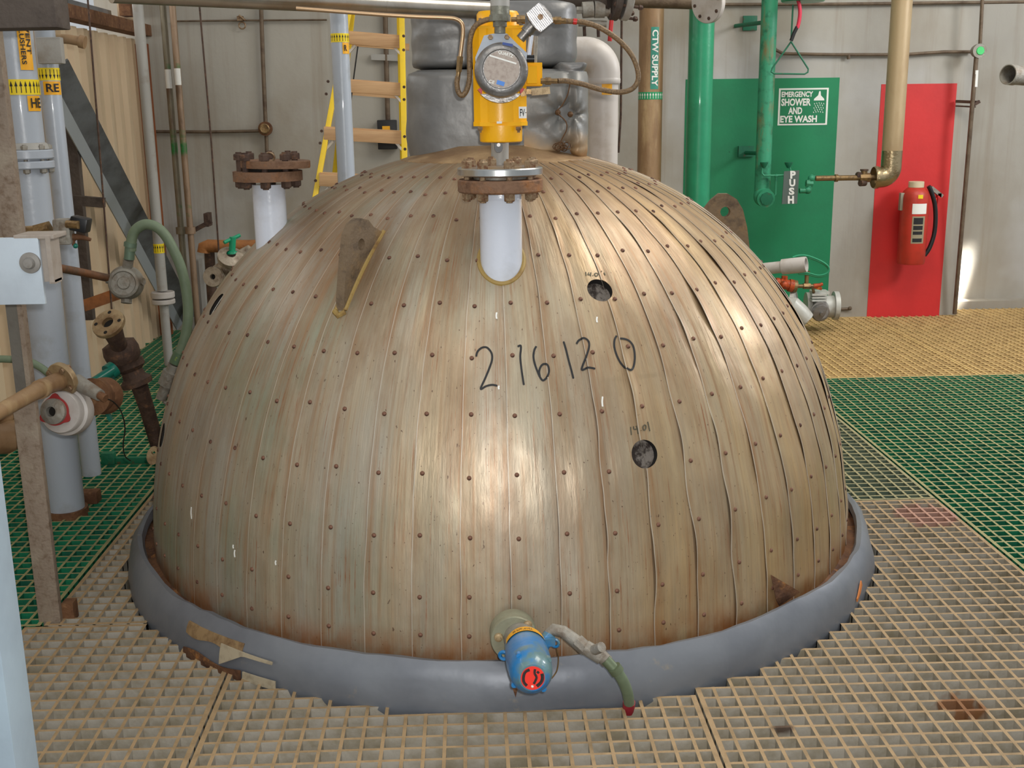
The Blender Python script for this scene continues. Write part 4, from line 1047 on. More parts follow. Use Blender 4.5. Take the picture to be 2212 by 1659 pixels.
T = MB(); T.beam(P(420, 497, 7.85), P(456, 478, 7.85), .04, .03); T.box(P(449, 474, 7.95), (.03, .12, .09)); T = T.build('pipe_bracket', m_dkrust, loc=P(440, 485, 7.9)); tag(T, 'small dark angled bracket arm on the wall beside the narrow risers', 'bracket')

# ---- valve group behind the left shoulder of the dome
Yq = 5.9; fc = P(464, 598, Yq); s_ = mpx(fc)
m_gbr = mat('grey_brown_casting', C(172, 160, 142), .5, .3, [(C(104, 84, 66), 18, .45, .68, U)], (50, .4, U))
T = Thing('drain_valve', 'grey-brown valve with an open flange and a green tee handle behind the left shoulder', 'valve', P(480, 600, Yq))
fn = V((-.15, -.95, .15)).normalized()
fl = ring('flange', fc, fn, 6*s_, 22*s_, .03, m_gbr, T)
MB().cyl(fc, fc+fn*.008, 6.2*s_, 16).build('bore', m_dark, T, parent=fl)
b = MB(); b.cyl(fc-fn*.12, fc, 15*s_, 20); b.tube([P(470, 590, Yq+.12), P(492, 578, Yq+.08), P(520, 562, Yq+.1), P(545, 540, Yq+.1)], [18*s_, 20*s_, 22*s_, 14*s_], 18)
b.lathe([(0, 0), (27*s_, 0), (28*s_, .03), (10*s_, .05)], P(497, 562, Yq), (.3, -.6, .75), 26); b.build('valve_body', m_gbr, T)
b = MB(); b.cyl(P(501, 548, Yq), P(503, 512, Yq), 7*s_, 14); b.lathe([(0, 0), (12*s_, 0), (11*s_, .012), (0, .02)], P(501, 548, Yq), (0, 0, 1), 18); b.cyl(P(484, 524, Yq-.03), P(518, 508, Yq+.03), 4*s_, 12); b.build('tee_handle', mat('bright_green_paint', C(20, 150, 108), .4, 0), T)
T = Thing('drain_pipe', 'rusty orange pipe bend behind the green tee handle', 'pipe', P(445, 560, 6.2))
b = MB(); b.tube([P(x, y, 6.2) for x, y in ((600, 530), (540, 532), (480, 532), (450, 531), (441, 534), (440, 545))], .035, 16); b.build('elbow', mat('orange_rust_pipe', C(160, 106, 58), .7, .2, [(C(120, 76, 44), 14, .45, .65, U)], (60, .3, U)), T)
b = MB(); b.tube([P(452, 540, 6.25), P(462, 700, 6.25)], .028, 14); b.build('pipe', m_dkrust, T)
T = MB().bb(P(428, 560, 8.0), P(456, 760, 8.05)).build('wall_strut', m_gpipe2, loc=P(440, 760, 8.0)); tag(T, 'pale upright strut against the wall behind the narrow risers', 'post')

g0 = atZ(236, 1002)
T = MB(); T.bb((g0.x-.03, g0.y-.02, 0), (g0.x+.03, g0.y+.02, .055), bev=.006); T.bb((g0.x+.03, g0.y-.012, .0), (g0.x+.30, g0.y+.012, .03), bev=.004); T = T.build('floor_cleat', m_dgreen, loc=g0); tag(T, 'small green cleat and bar lying on the green grating left of the dome', 'clamp')
g0 = atZ(178, 1085)
T = MB(); T.bb((g0.x-.0, g0.y-.03, 0), (g0.x+.07, g0.y+.03, .05), bev=.006); T = T.build('rusty_bracket', m_rust, loc=g0); tag(T, 'rusty angle piece on the grating by the foot of the thick grey pipe', 'bracket')
# ---------------------------------------------------------------- back wall fittings
YW = YB-.03
def conduit(label, pts, wpx, mt=None, Y=None):
    Y = Y or YW; P_ = [atY(x, y, Y) for x, y in pts]
    o = MB().tube(P_, mpx(P_[0], wpx)/2, 10).build('wall_conduit', mt or m_conduit, loc=P_[0]); return tag(o, label, 'conduit')
conduit('horizontal conduit between the back corner and the round wall box on the left', [(318, 284), (450, 285), (562, 283)], 7)
conduit('vertical conduit above the round wall box on the left', [(563, -10), (568, 130), (574, 270)], 9)
conduit('short vertical conduit below the round wall box on the left', [(575, 285), (577, 340)], 8)
conduit('thin horizontal conduit high on the wall left of the ladder', [(372, 46), (540, 44), (706, 43)], 4)
T = Thing('round_wall_box', 'round rusty wall box where conduits meet on the left', 'box', atY(573, 278, YW))
c = atY(573, 278, YW-.03); s_ = mpx(c)
MB().lathe([(0, -.04), (13*s_, -.04), (15*s_, -.02), (15*s_, .01), (0, .01)], c, (0, -1, 0), 24).build('box_body', m_rust, T)
MB().lathe([(0, .012), (9*s_, .012), (11*s_, .03), (9*s_, .034), (0, .03)], c+V((0, 0, 0)), (0, -1, 0), 20).build('cover', m_brass, T)
T = Thing('wall_clip', 'small metal clip with a loop high on the wall above the left rust flanges', 'clip', atY(522, 50, YW))
b = MB(); b.box(atY(519, 40, YW), (.04, .03, .03)); b.torus(atY(523, 55, YW), (0, 1, 0), .022, .005, seg=16, rs=6); b.cyl(atY(516, 33, YW-.02), atY(530, 44, YW-.02), .007, 8); b.build('clip_body', m_bolt, T)
T = Thing('wall_switch', 'black wall switch with an orange lever seen through the ladder', 'switch', atY(835, 290, YW))
x0_, x1_ = atY(817, 290, YW), atY(858, 290, YW)
b = MB().bb((x0_.x, YW-.07, atY(835, 322, YW).z), (x1_.x, YW+.02, atY(835, 259, YW).z), bev=.006); b.build('box_body', m_black, T)
b = MB().bb((atY(826, 280, YW-.08).x, YW-.085, atY(835, 285, YW).z), (atY(844, 280, YW).x, YW-.07, atY(835, 272, YW).z)); b.build('lever_plate', m_org, T)
conduit('vertical brown conduit above the black wall switch', [(832, 20), (835, 150), (838, 262)], 11)
T = MB().beam(atY(802, 123, YW), atY(866, 126, YW), .03, .04).build('conduit_strap', m_gpipe2, loc=atY(834, 124, YW)); tag(T, 'grey horizontal strap behind the upper ladder rungs', 'bracket')

# ---------------------------------------------------------------- step ladder
YLd = 6.4
T = Thing('step_ladder', 'yellow step ladder with pale wooden treads behind the dome', 'ladder', (atY(780, 600, YLd).x, YLd, 0))
def rail_z(pxa, pxb, Y0, Y1, wpx, name, mt, d=.03):
    a, c = atY(*pxa, Y0), atY(*pxb, Y1)
    dd = (c-a)/(c.z-a.z); a2 = a+dd*(0.0-a.z); c2 = c+dd*(2.75-c.z) if c.z < 2.75 else c
    b = MB(); b.beam(a2, c2, mpx(a, wpx), d, (0, 1, 0), bev=.003); return b.build(name, mt, T)
# front legs (tread side) and left rear leg
ra = rail_z((874, 345), (868, 38), 6.2, 6.55, 12, 'rail', m_lyel)
rb = rail_z((682, 420), (752, 38), 6.2, 6.55, 11, 'rail', m_lyel)
rail_z((737, 250), (760, 38), 6.9, 6.7, 11, 'rear_rail', m_lyel)
rail_z((869, 330), (862, 38), 6.95, 6.7, 9, 'rear_rail', m_lyel)
for y, xl, xr, k in ((86, 748, 868, 0), (189, 735, 870, 1), (293, 700, 872, 2), (393, 690, 876, 3)):
    Yt_ = 6.52-.11*k
    a, c = atY(xl, y-4, Yt_), atY(xr, y+6, Yt_)
    b = MB(); b.beam(a, c, .02, mpx(a, 25), bev=.003); b.beam(a+V((0, .05, .03)), c+V((0, .05, .03)), .10, .018); b.build('tread', m_wood, T)
    for sx, xx_ in ((1, xl), (-1, xr)):
        b = MB(); b.beam(atY(xx_, y+34, Yt_+.02), atY(xx_+sx*20, y+12, Yt_+.02), .012, .02, (0, 1, 0)); b.build('tread_brace', m_brace, T)
for k, (y, xl, xr) in enumerate(((98, 752, 884), (203, 742, 872), (300, 700, 885))):
    b = MB(); b.beam(atY(xl, y-6, 6.85), atY(xr, y+4, 6.85), .02, mpx(atY(xl, y, 6.85), 14)); b.build('rear_spreader', m_wood, T)
for (x, y) in ((709, 176), (705, 203), (695, 283), (692, 309), (682, 390), (872, 78), (872, 108), (873, 188), (873, 215), (874, 295), (875, 322)):
    Yq_ = 6.42-.12*(y-80)/110.
    p = atY(x, y, Yq_-.03); MB().cyl(p, p+V((0, -.012, 0)), .008, 8).build('rivet', m_dkrust, T)

b = MB(); b.tube([atY(x, y, 6.75) for x, y in ((773, 100), (765, 160), (756, 235))], .004, 8); b.build('spreader_cord', m_black, T)
# pipe left of the ladder (goes down behind the dome)
Yp = 5.7; c = atY(742, 250, Yp); R = mpx(c, 19)
T = Thing('riser_pipe', 'light grey glossy vertical pipe with yellow arrow sticker in front of the step ladder', 'pipe', (c.x, Yp, 0))
MB().cyl((c.x, Yp, .0), (c.x, Yp, 3.3), R, 32).build('pipe', m_gpipe, T)
def zp(y): return atY(735, y, Yp).z
f_ = facing(c.x, Yp); yb = band(T, c.x, Yp, R, zp(92), zp(73), m_yel); arrows(T, c.x, Yp, R, zp(92), zp(73), 9, f_-1.4, f_+1.4, m_ink, yb)
lb = band(T, c.x, Yp, R, zp(117), zp(93), m_org, a0=f_+.25, a1=f_+1.2); lettering('lettering', 'R', cylmap(c.x, Yp, R, f_+.4, f_+.75, zp(111), zp(98)), m_ink, T, lb)

# ---------------------------------------------------------------- insulation blankets on the crown
YC = 4.0
def blanket(name, label, x0, x1, y0, y1, Y, dep, mt, seed, topn=.03):
    a, c = atY(x0, y1, Y), atY(x1, y0, Y); cx, cz = (a.x+c.x)/2, (a.z+c.z)/2; hx, hz = (c.x-a.x)/2, (c.z-a.z)/2
    n = 44; vs = []; fs = []; m = 26
    T = Thing(name, label, 'insulation', (cx, Y, a.z))
    for i in range(m+1):
        v = -1+2*i/m
        ed = (1-abs(v)**5)**.2 if abs(v) < 1 else 0
        for k in range(n):
            t = 2*PI*k/n; ct, st = math.cos(t), math.sin(t)
            p = 7.; sx = (abs(ct)**(2/p))*(1 if ct > 0 else -1); sy = (abs(st)**(2/3.))*(1 if st > 0 else -1)
            g = .88+.12*ed
            q = V((cx+sx*hx*g, Y+sy*dep*(.80+.2*ed), cz+v*hz))
            w1 = noise.noise(V((sx*1.6+seed, v*1.2, sy)))*.016+noise.noise(V((sx*5+seed, v*4, sy)))*.004
            q.y += w1*(1 if sy < 0 else 0)-0; q.x += noise.noise(V((seed+9, v*1.5, sx)))*.01; q.z += noise.noise(V((seed+3, sx*2, sy)))*.008
            vs.append(q)
    for i in range(m):
        for k in range(n): fs.append((i*n+k, i*n+(k+1) % n, (i+1)*n+(k+1) % n, (i+1)*n+k))
    fs.append(list(range(n))[::-1]); fs.append([m*n+k for k in range(n)])
    b = MB(); b.add(vs, fs); b.build('cover', mt, T, angle=70)
    return T
def stained_blanket():
    m = mat('stained_quilt_cloth', C(134, 134, 130), .45, .15, [(C(112, 112, 110), 3, .4, .7, U)], (12, .6, U)); nt = m.node_tree; N = nt.nodes; L = nt.links
    bs = N['Principled BSDF']; src = bs.inputs['Base Color'].links[0].from_socket; tc = N.new('ShaderNodeTexCoord'); sp = N.new('ShaderNodeSeparateXYZ'); L.new(tc.outputs['Object'], sp.inputs[0])
    ns = N.new('ShaderNodeTexNoise'); ns.inputs['Scale'].default_value = 9; ns.inputs['Detail'].default_value = 4; L.new(tc.outputs['Object'], ns.inputs['Vector'])
    ad = N.new('ShaderNodeMath'); ad.operation = 'MULTIPLY_ADD'; ad.inputs[1].default_value = -.16; L.new(ns.outputs[0], ad.inputs[0]); L.new(sp.outputs[2], ad.inputs[2])
    for a, c, col, k in ((.03, -.05, C(176, 140, 88), .8), (-.03, -.075, C(128, 84, 46), .8)):
        mr = N.new('ShaderNodeMapRange'); mr.inputs[1].default_value = a; mr.inputs[2].default_value = c; mr.inputs[4].default_value = k; L.new(ad.outputs[0], mr.inputs[0])
        mx = N.new('ShaderNodeMix'); mx.data_type = 'RGBA'; L.new(mr.outputs[0], mx.inputs[0]); L.new(src, mx.inputs[6]); mx.inputs[7].default_value = col; src = mx.outputs[2]
    L.new(src, bs.inputs['Base Color']); return m
m_blanket2 = stained_blanket()
# quilted pull-in creases on the right of the lower blanket
TL = blanket('insulation_blanket', 'lower grey quilted insulation jacket heat-stained at its right corner, on the dome crown', 884, 1266, 152, 352, YC+.12, .30, m_blanket, 2)
Yr_ = YC-.06
cen = [(1205, 243), (1232, 247), (1216, 318)]
a, c = atY(1128, 345, Yr_), atY(1270, 155, Yr_)
b = MB(); vs = []; fs = []; nx, nz = 40, 50
for i in range(nz+1):
    for j in range(nx+1):
        u, v = j/nx, i/nz; x = a.x+(c.x-a.x)*u; z = a.z+(c.z-a.z)*v
        y = YC-.205+.10*max(0, u-.75)**2*16+.06*max(0, abs(v-.5)-.38)**1.2*10
        for (px, py) in cen:
            q = atY(px, py, Yr_); dx, dz = x-q.x, z-q.z; r = math.hypot(dx, dz)
            y += .03*math.exp(-(r/.03)**2)+.007*math.exp(-r/.09)*math.cos(7*math.atan2(dz, dx))
        q = atY(1222, 250, Yr_); y += .014*math.exp(-((x-q.x)/.012)**2)
        if u > .97: y += .05*(u-.97)/.03
        vs.append(V((x, y+.015*noise.noise(V((x*8, z*8, 1))), z)))
for i in range(nz):
    for j in range(nx): fs.append((i*(nx+1)+j, i*(nx+1)+j+1, (i+1)*(nx+1)+j+1, (i+1)*(nx+1)+j))
b.add(vs, fs); b.build('flap', m_blanket2, TL, recalc=False, angle=60)
m_wire = mat('rusty_lacing_wire', C(96, 70, 46), .6, .4)
b = MB(); b.tube([atY(x, y, YC-.24) for x, y in smooth([(1231, 182), (1226, 205), (1214, 228), (1204, 242), (1222, 262), (1224, 280), (1214, 300), (1208, 318)], 4)], .0022, 6)
for (px, py) in cen: b.sphere(atY(px, py, YC-.205), .010, 8)
for k in range(7): b.torus(atY(1202+k*4, 316+3*math.sin(k*2.), YC-.21), (random.uniform(-1, 1), -1, random.uniform(-1, 1)), .012, .002, seg=10, rs=5)
b.build('lacing_wire', m_wire, TL)
TU = blanket('insulation_blanket', 'upper grey insulation jacket above the lower one, behind the yellow actuator', 892, 1242, 12, 152, YC+.16, .27, m_blanket, 5)
T = blanket('insulation_wrap', 'small grey insulation wrap beside the right end of the jackets', 1196, 1262, 138, 200, YC-.02, .13, m_blanket, 8)

# white elbow pipe to the right of the jackets
Ye = 4.75; c = atY(1303, 250, Ye); s_ = mpx(c); R = 32*s_
T = Thing('elbow_pipe', 'white pipe with a swept elbow to the right of the grey jackets', 'pipe', (c.x, Ye, .6))
zt_ = atY(1300, 200, Ye).z; ze = atY(1290, 90, Ye).z
b = MB(); b.cyl((c.x, Ye, .6), (c.x, Ye, atY(1300, 178, Ye).z), R, 36); b.build('pipe', m_pvc, T)
b = MB(); pts = [V((c.x, Ye, atY(1300, 178, Ye).z))]
cx_, cz_ = c.x-.075, atY(1300, 158, Ye).z
for k in range(13):
    t = PI/2*k/12; pts.append(V((cx_+.075*math.cos(t), Ye, cz_+.075*math.sin(t))))
pts.append(V((c.x-.35, Ye, cz_+.075)))
b.tube(pts, R*1.12, 36); b.lathe([(R*1.08, 0), (R*1.14, .005), (R*1.14, .02), (R*1.08, .03)], (c.x, Ye, atY(1300, 182, Ye).z), (0, 0, 1), 36); b.build('elbow', m_pvc, T)
p = atY(1302, 192, Ye); f_ = facing(c.x, Ye); band(T, c.x, Ye, R, atY(1300, 205, Ye).z, atY(1300, 182, Ye).z, m_org, a0=f_-.1, a1=f_+.6, name='orange_marker')

# black-bodied regulator, flanges and red handle at top, above the elbow
Yg = 4.3
T = Thing('overhead_valve', 'grey threaded valve body above the white elbow', 'valve', atY(1285, 22, Yg)); s_ = mpx(atY(1285, 22, Yg))
b = MB(); b.cyl(atY(1258, 22, Yg), atY(1282, 20, Yg), 17*s_, 18); b.cyl(atY(1284, 20, Yg), atY(1306, 20, Yg), 18*s_, 18); b.cyl(atY(1245, 22, Yg), atY(1260, 22, Yg), 8*s_, 6); b.cyl(atY(1306, 25, Yg), atY(1318, 25, Yg), 10*s_, 12); b.build('valve_body', m_cgrey, T)
b = MB(); b.cyl(atY(1262, 58, Yg), atY(1263, 78, Yg), 3.6*s_, 10); b.cyl(atY(1292, 60, Yg), atY(1293, 80, Yg), 3.6*s_, 10); b.build('stud', m_dkrust, T)
b = MB(); b.cyl(atY(1250, 50, Yg), atY(1310, 52, Yg), 7*s_, 14); b.build('bonnet', m_cgrey, T)
b = MB(); b.cyl(atY(1321, 44, Yg-.1), atY(1317, 89, Yg-.1), 4.6*s_, 12); b.build('handle', m_red, T)
T = Thing('pipe_flange', 'flange pair with bolts at the top edge above the white elbow', 'flange', atY(1345, 15, Yg))
ax = V((1, .15, -.12)).normalized()
for k, (x, nm, mt) in enumerate(((1322, 'flange', m_darkbeam), (1345, 'flange', m_gpipe2))):
    disc(T, nm, atY(x, -2, Yg), 0, 16*s_, 44*s_, mt, 36, .003, ax=ax)
bolts(T, atY(1330, -2, Yg), ax, 36*s_, 6, .010, .012, (-.005, .075), m_dkrust, ph=.4)
T = MB().tube([atY(700, -60, Yg+.6), atY(1100, -14, Yg+.1), atY(1240, -10, Yg+.1), atY(1325, -6, Yg)], .05, 20).build('overhead_pipe', m_darkbeam, loc=atY(1240, -10, Yg)); tag(T, 'dark pipe along the top edge between actuator and flanges', 'pipe')
T = Thing('pipe_flange', 'pale flange tilted downward at the top edge in front of the big green pipe', 'flange', atY(1530, 5, 6.3))
s_ = mpx(atY(1530, 5, 6.3)); ax = V((-.75, -.55, -.1)).normalized()
disc(T, 'flange', atY(1534, 4, 6.3), 0, 12*s_, 44*s_, m_pvc, 40, .003, ax=ax)
bolts(T, atY(1534, 4, 6.3), ax, 34*s_, 8, .010, .004, (.0, 12*s_), m_dkrust, ph=.2, stud=.2)
T = MB().tube([atY(1180, -6, 6.9), atY(1500, 3, 6.9)], .045, 16).build('overhead_pipe', m_conduit, loc=atY(1420, 0, 6.9)); tag(T, 'brown horizontal pipe across the top of the CTW supply pipe', 'pipe')

# silver clad pipe across the top, behind the ladder side of the actuator
Z0 = 0
Ysl = 3.9; a = atY(1060, 22, Ysl); zc_ = a.z
d1 = ray(660, -2); t1 = (zc_-EYE)/d1.z; c = CAM+d1*t1
pA = a; pB = atY(655, 2, 3.45); pB.z = pB.z
dirv = (pB-pA); pC = pA+dirv*1.8
T = Thing('silver_pipe', 'fat silver clad pipe crossing the top of the picture toward the yellow actuator', 'pipe', pA)
b = MB(); b.cyl(pA+dirv*-.06, pC, mpx(pA, 19), 36); b.build('pipe_cladding', m_silver, T)
mm = pA+dirv*.6; b = MB(); b.cyl(mm, mm+dirv*.012, mpx(pA, 19)*1.012, 36); b.build('cladding_band', m_silver, T)

# ---------------------------------------------------------------- yellow actuator
YA = 3.3
def A_(x, y, d=0.): return atY(x, y, YA+d)
s_ = mpx(A_(1080, 170))
T = Thing('valve_actuator', 'tall yellow pneumatic valve actuator hanging above the front nozzle', 'actuator', A_(1080, 308))
xs0, xs1 = A_(1022, 150).x, A_(1137, 150).x; xm = (xs0+xs1)/2; hw = (xs1-xs0)/2
def octo(zlo, zhi, hx, hy, ch, mt, nm, yc=.06):
    poly = [(-hx+ch, -hy), (hx-ch, -hy), (hx, -hy+ch), (hx, hy-ch), (hx-ch, hy), (-hx+ch, hy), (-hx, hy-ch), (-hx, -hy+ch)]
    b = MB(); b.prism(poly, V((xm, YA+yc, (zlo+zhi)/2)), V((1, 0, 0)), V((0, 1, 0)), V((0, 0, 1)), zhi-zlo); return b.build(nm, mt, T, smooth=False)
z_ = lambda y: A_(1080, y).z
body = octo(z_(266), z_(60), hw, .075, .018, m_yflat, 'actuator_body')
# rounded front spine
b = MB(); b.lathe([(0, z_(264)), (.062, z_(264)), (.062, z_(62)), (0, z_(62))], (xm, YA+.035, 0), (0, 0, 1), 40); b.build('cylinder_barrel', m_yact, T, angle=30)
oc = octo(z_(272), z_(263), hw+.002, .078, .018, m_yflat, 'lower_plate')
octo(z_(62), z_(56), hw+.002, .078, .018, m_yflat, 'upper_plate')
b = MB(); r_ = 47*s_; b.lathe([(0, z_(308)), (r_-.006, z_(308)), (r_-.001, z_(306)), (r_, z_(303)), (r_, z_(271)), (0, z_(271))], (xm+.002, YA+.04, 0), (0, 0, 1), 48); b.build('end_cap', m_yact, T)
b = MB(); b.lathe([(0, z_(56)), (46*s_, z_(56)), (46*s_, z_(28)), (42*s_, z_(22)), (0, z_(18))], (xm-.002, YA+.05, 0), (0, 0, 1), 44); b.build('top_cap', m_yact, T)
for x, y in ((1037, 274), (1120, 274), (1037, 52), (1123, 52)):
    b = MB(); p = A_(x, y, -.02); b.hexa(p, (0, 0, -1 if y > 200 else 1), .008, .010); b.cyl(p, p+V((0, 0, -.016 if y > 200 else .016)), .004, 8); b.build('bolt', m_bolt, T)
b = MB().bb(A_(1073, 267, -.035), A_(1084, 262, -.03)); b.build('sticker', m_white, T)
# tag FV-
x0_, x1_ = xs1-.0235, xs1-.0015
lb = MB().bb((x0_, YA-.0195, z_(256)), (x1_, YA-.0165, z_(231)))
lb = lb.build('name_tag', m_white, T); lettering('lettering', 'FV', lambda u, v: V((x0_+.003+.014*u, YA-.0202, z_(252)+(z_(236)-z_(252))*v)), m_ink, T, lb)
lettering('lettering', '-', lambda u, v: V((x0_+.0185+.003*u, YA-.0202, z_(245)+(z_(243)-z_(245))*v)), m_ink, T, lb)
# side manifold
b = MB().bb(A_(1133, 186, -.0), A_(1168, 137, .07), bev=.002); b.bb(A_(1138, 181, -.012), A_(1160, 142, 0), bev=.002); sm = b.build('side_manifold', m_yflat, T, smooth=False)
bolts(T, A_(1168, 148, .02), (1, 0, 0), .001, 1, .006, .005, (-.001, .0), m_bolt, parent=sm, stud=.1); bolts(T, A_(1168, 176, .02), (1, 0, 0), .001, 1, .006, .005, (-.001, .0), m_bolt, parent=sm, stud=.1)
b = MB(); b.beam(A_(1124, 201, -.01), A_(1136, 199, -.01), .02, .02); b.build('block', m_brass, T); 
T2 = Thing('small_valve', 'small brass valve with a beige paddle lever below the yellow side manifold', 'valve', A_(1150, 198, -.01))
b = MB(); b.cyl(A_(1126, 204, -.01), A_(1148, 197, -.01), 4*s_, 10); b.box(A_(1142, 198, -.01), (.014, .016, .014)); b.build('valve_body', m_brass, T2)
b = MB(); b.beam(A_(1148, 199, -.01), A_(1188, 195, -.01), .006, 15*s_); b.build('lever', m_bflange, T2)
# white position tube
b = MB(); b.cyl(A_(1148, 76, -.01), A_(1142, 120, -.01), 5*s_, 14); b.build('tube', m_wpipe, T); b = MB(); b.cyl(A_(1137, 127, -.02), A_(1154, 127, -.02), 8*s_, 16); b.build('black_cap', m_black, T)
b = MB(); b.cyl(A_(1156, 78, .02), A_(1154, 138, .02), 6*s_, 12); b.build('tube', m_cgrey, T)

# positioner: round head on a bracket
YQ = -.115
hc = A_(1083, 152, YQ); hs = mpx(hc); hn = V((.02, -1, .10)).normalized()
T = Thing('position_indicator', 'round grey switch head marked QUARTZ on the front of the yellow actuator', 'instrument', hc)
hx_ = hn.cross(V((0, 0, 1))).normalized()*-1; hx_ = V((1, 0, 0)) if hx_.x < 0 else hx_
hx_ = (V((1, 0, 0))-hn*hn.x).normalized(); hz_ = hn.cross(hx_)*-1
if hz_.z < 0: hz_ = -hz_
def HP(x, y, d=0.): return hc+hx_*((x-1083)*hs)+hz_*(-(y-152)*hs)+hn*d
b = MB(); b.lathe([(0, -.05), (50*hs, -.05), (52*hs, -.02), (56*hs, -.01), (58*hs, .0), (57.5*hs, .010), (54*hs, .018), (48*hs, .023), (42*hs, .0245), (40*hs, .022), (39*hs, .022), (0, .022)], hc, hn, 60); hd = b.build('head', m_alu, T)
b = MB(); b.lathe([(0, .0222), (38.6*hs, .0222), (38.4*hs, .0232), (0, .0232)], hc, hn, 48); fp = b.build('face_plate', mat('speckled_face_plate', C(172, 160, 150), .6, .2, [(C(150, 136, 126), 90, .45, .7, U)]), T)
ca, sa = math.cos(-.30), math.sin(-.30)
def face(u0, v0, w_, h_):
    # text box rotated clockwise on the face; centre (u0,v0) in px from the hub
    def fn(u, v):
        x = (u-.5)*w_; y = (v-.5)*h_; X = x*ca-y*sa; Y_ = x*sa+y*ca
        return hc+hx_*((u0+X)*hs)+hz_*((v0+Y_)*hs)+hn*.0238
    return fn
lettering('lettering', 'QUARTZ', face(9, 31, 33, 8.5), m_white, T, fp, .03)
b = MB(); q = [face(3, 20, 60, 3.4)(u, v) for u, v in ((0, 0), (1, 0), (1, 1), (0, 1))]; b.add(q, [(0, 1, 2, 3)]); b.build('white_stripe', m_white, T, parent=fp, smooth=False)
b = MB(); q = [face(-3, -29, 17, 9)(u, v) for u, v in ((0, 0), (1, 0), (1, 1), (0, 1))]; b.add(q, [(0, 1, 2, 3)]); bs = b.build('blue_logo', mat('blue_logo', C(70, 130, 210), .5), T, parent=fp, smooth=False)
lettering('ce_mark', 'CE', face(-22, -26, 12, 7), m_white, T, fp)
b = MB(); q = [HP(x, y, .0246) for x, y in ((1086, 96), (1108, 100), (1107, 106), (1085, 101))]; b.add(q, [(0, 1, 2, 3)]); b.build('blue_sticker', mat('blue_sticker', C(40, 70, 140), .5), T, parent=hd, smooth=False)
# bracket behind the head: trapezoid top with bolts, grey arc below, red wedges
b = MB(); b.prism([((x-1083)*hs, -(y-152)*hs) for x, y in ((1028, 120), (1048, 74), (1068, 70), (1098, 70), (1120, 92), (1142, 112), (1136, 150), (1030, 150))], hc-hn*.045, hx_, hz_, hn, .012); bk = b.build('mounting_bracket', m_gpipe, T, smooth=False)
for x, y in ((1062, 78), (1098, 78)): b = MB(); b.hexa(HP(x, y, -.04), hn, 6*hs, .006); b.build('bolt', m_bolt, T, parent=bk)
b = MB(); pl_ = [(math.cos(t)*62*hs, math.sin(t)*62*hs-3*hs) for t in [PI+.75+(PI-1.5)*i/16 for i in range(17)]]; b.prism(pl_, hc-hn*.048, hx_, hz_, hn, .012); b.build('lower_shroud', m_alu, T)
for sg in (-1, 1):
    b = MB(); pl_ = [(math.cos(t)*62*hs*sg, math.sin(t)*62*hs-2*hs) for t in [-.72+.22*i/4-.1 for i in range(5)]]+[(math.cos(-.5)*45*hs*sg, math.sin(-.7)*45*hs)]; b.prism(pl_, hc-hn*.036, hx_, hz_, hn, .012); b.build('red_wedge', m_red, T, smooth=False)
# conduit union above head
T = Thing('conduit_union', 'grey threaded conduit union entering the actuator from the top edge', 'fitting', A_(1078, 60, -.1))
b = MB(); 
for y0_, y1_, r_, sg in ((72, 58, 12, 20), (58, 44, 15, 8), (46, 32, 23, 8), (32, 12, 21, 20)): b.cyl(A_(1080, y0_, -.10), A_(1080, y1_, -.10), r_*s_*.95, sg)
b.build('union_body', mat('grey_galvanised', C(128, 128, 116), .5, .5, [(C(104, 98, 84), 30, .45, .7, U)], (80, .2, U)), T)
b = MB(); b.cyl(A_(1080, 14, -.10), A_(1080, 8, -.10), 20*s_, 20); b.cyl(A_(1080, 8, -.10), A_(1080, -30, -.10), 20*s_, 20); b.build('pipe', m_gpipe2, T)
# air filter regulator with ribbed square head
T = Thing('pilot_valve', 'silver ribbed rectangular pilot head tilted at the upper right of the actuator', 'valve', A_(1165, 42, -.1))
an = math.radians(38); ux = V((math.cos(an), 0, math.sin(an))); uz = V((-math.sin(an), 0, math.cos(an))); c = A_(1166, 38, -.11)
Rm = Matrix((ux, V((0, 1, 0)), uz)).transposed()
ol = [(-19, -22), (13, -26), (22, -16), (24, 8), (16, 24), (-12, 25), (-21, 8)]
b = MB(); ol = [(math.cos(t)*(23+2.5*math.cos(4*t))*s_*.98, math.sin(t)*(27-2.5*math.cos(4*t))*s_) for t in [2*PI*i/32 for i in range(32)]]
ol = [(-17, -24), (16, -24), (21, -12), (21, 12), (16, 24), (-17, 24), (-21, 10), (-21, -10)]
b.prism([(x*s_, y*s_) for x, y in ol], c, ux, uz, V((0, 1, 0)), .03); hd = b.build('head', m_alu, T, smooth=False)
b = MB()
for k in range(9):
    x = -18+k*3.9; b.box(c+ux*x*s_+V((0, -.018, 0)), (1.8*s_, .008, (46 if abs(x) < 16 else 40)*s_), Rm)
b.build('fins', mat('bright_cast_fins', C(196, 196, 200), .35, .6), T, parent=hd, smooth=False)
b = MB(); b.cyl(c+V((0, -.015, 0)), c+V((0, -.028, 0)), 6*s_, 8); b.build('bolt', m_bolt, T, parent=hd)
b = MB(); b.cyl(A_(1124, 84, -.08), A_(1142, 64, -.08), 10*s_, 16); b.cyl(A_(1136, 70, -.08), A_(1152, 52, -.08), 13*s_, 14); b.build('stem', m_alu, T)
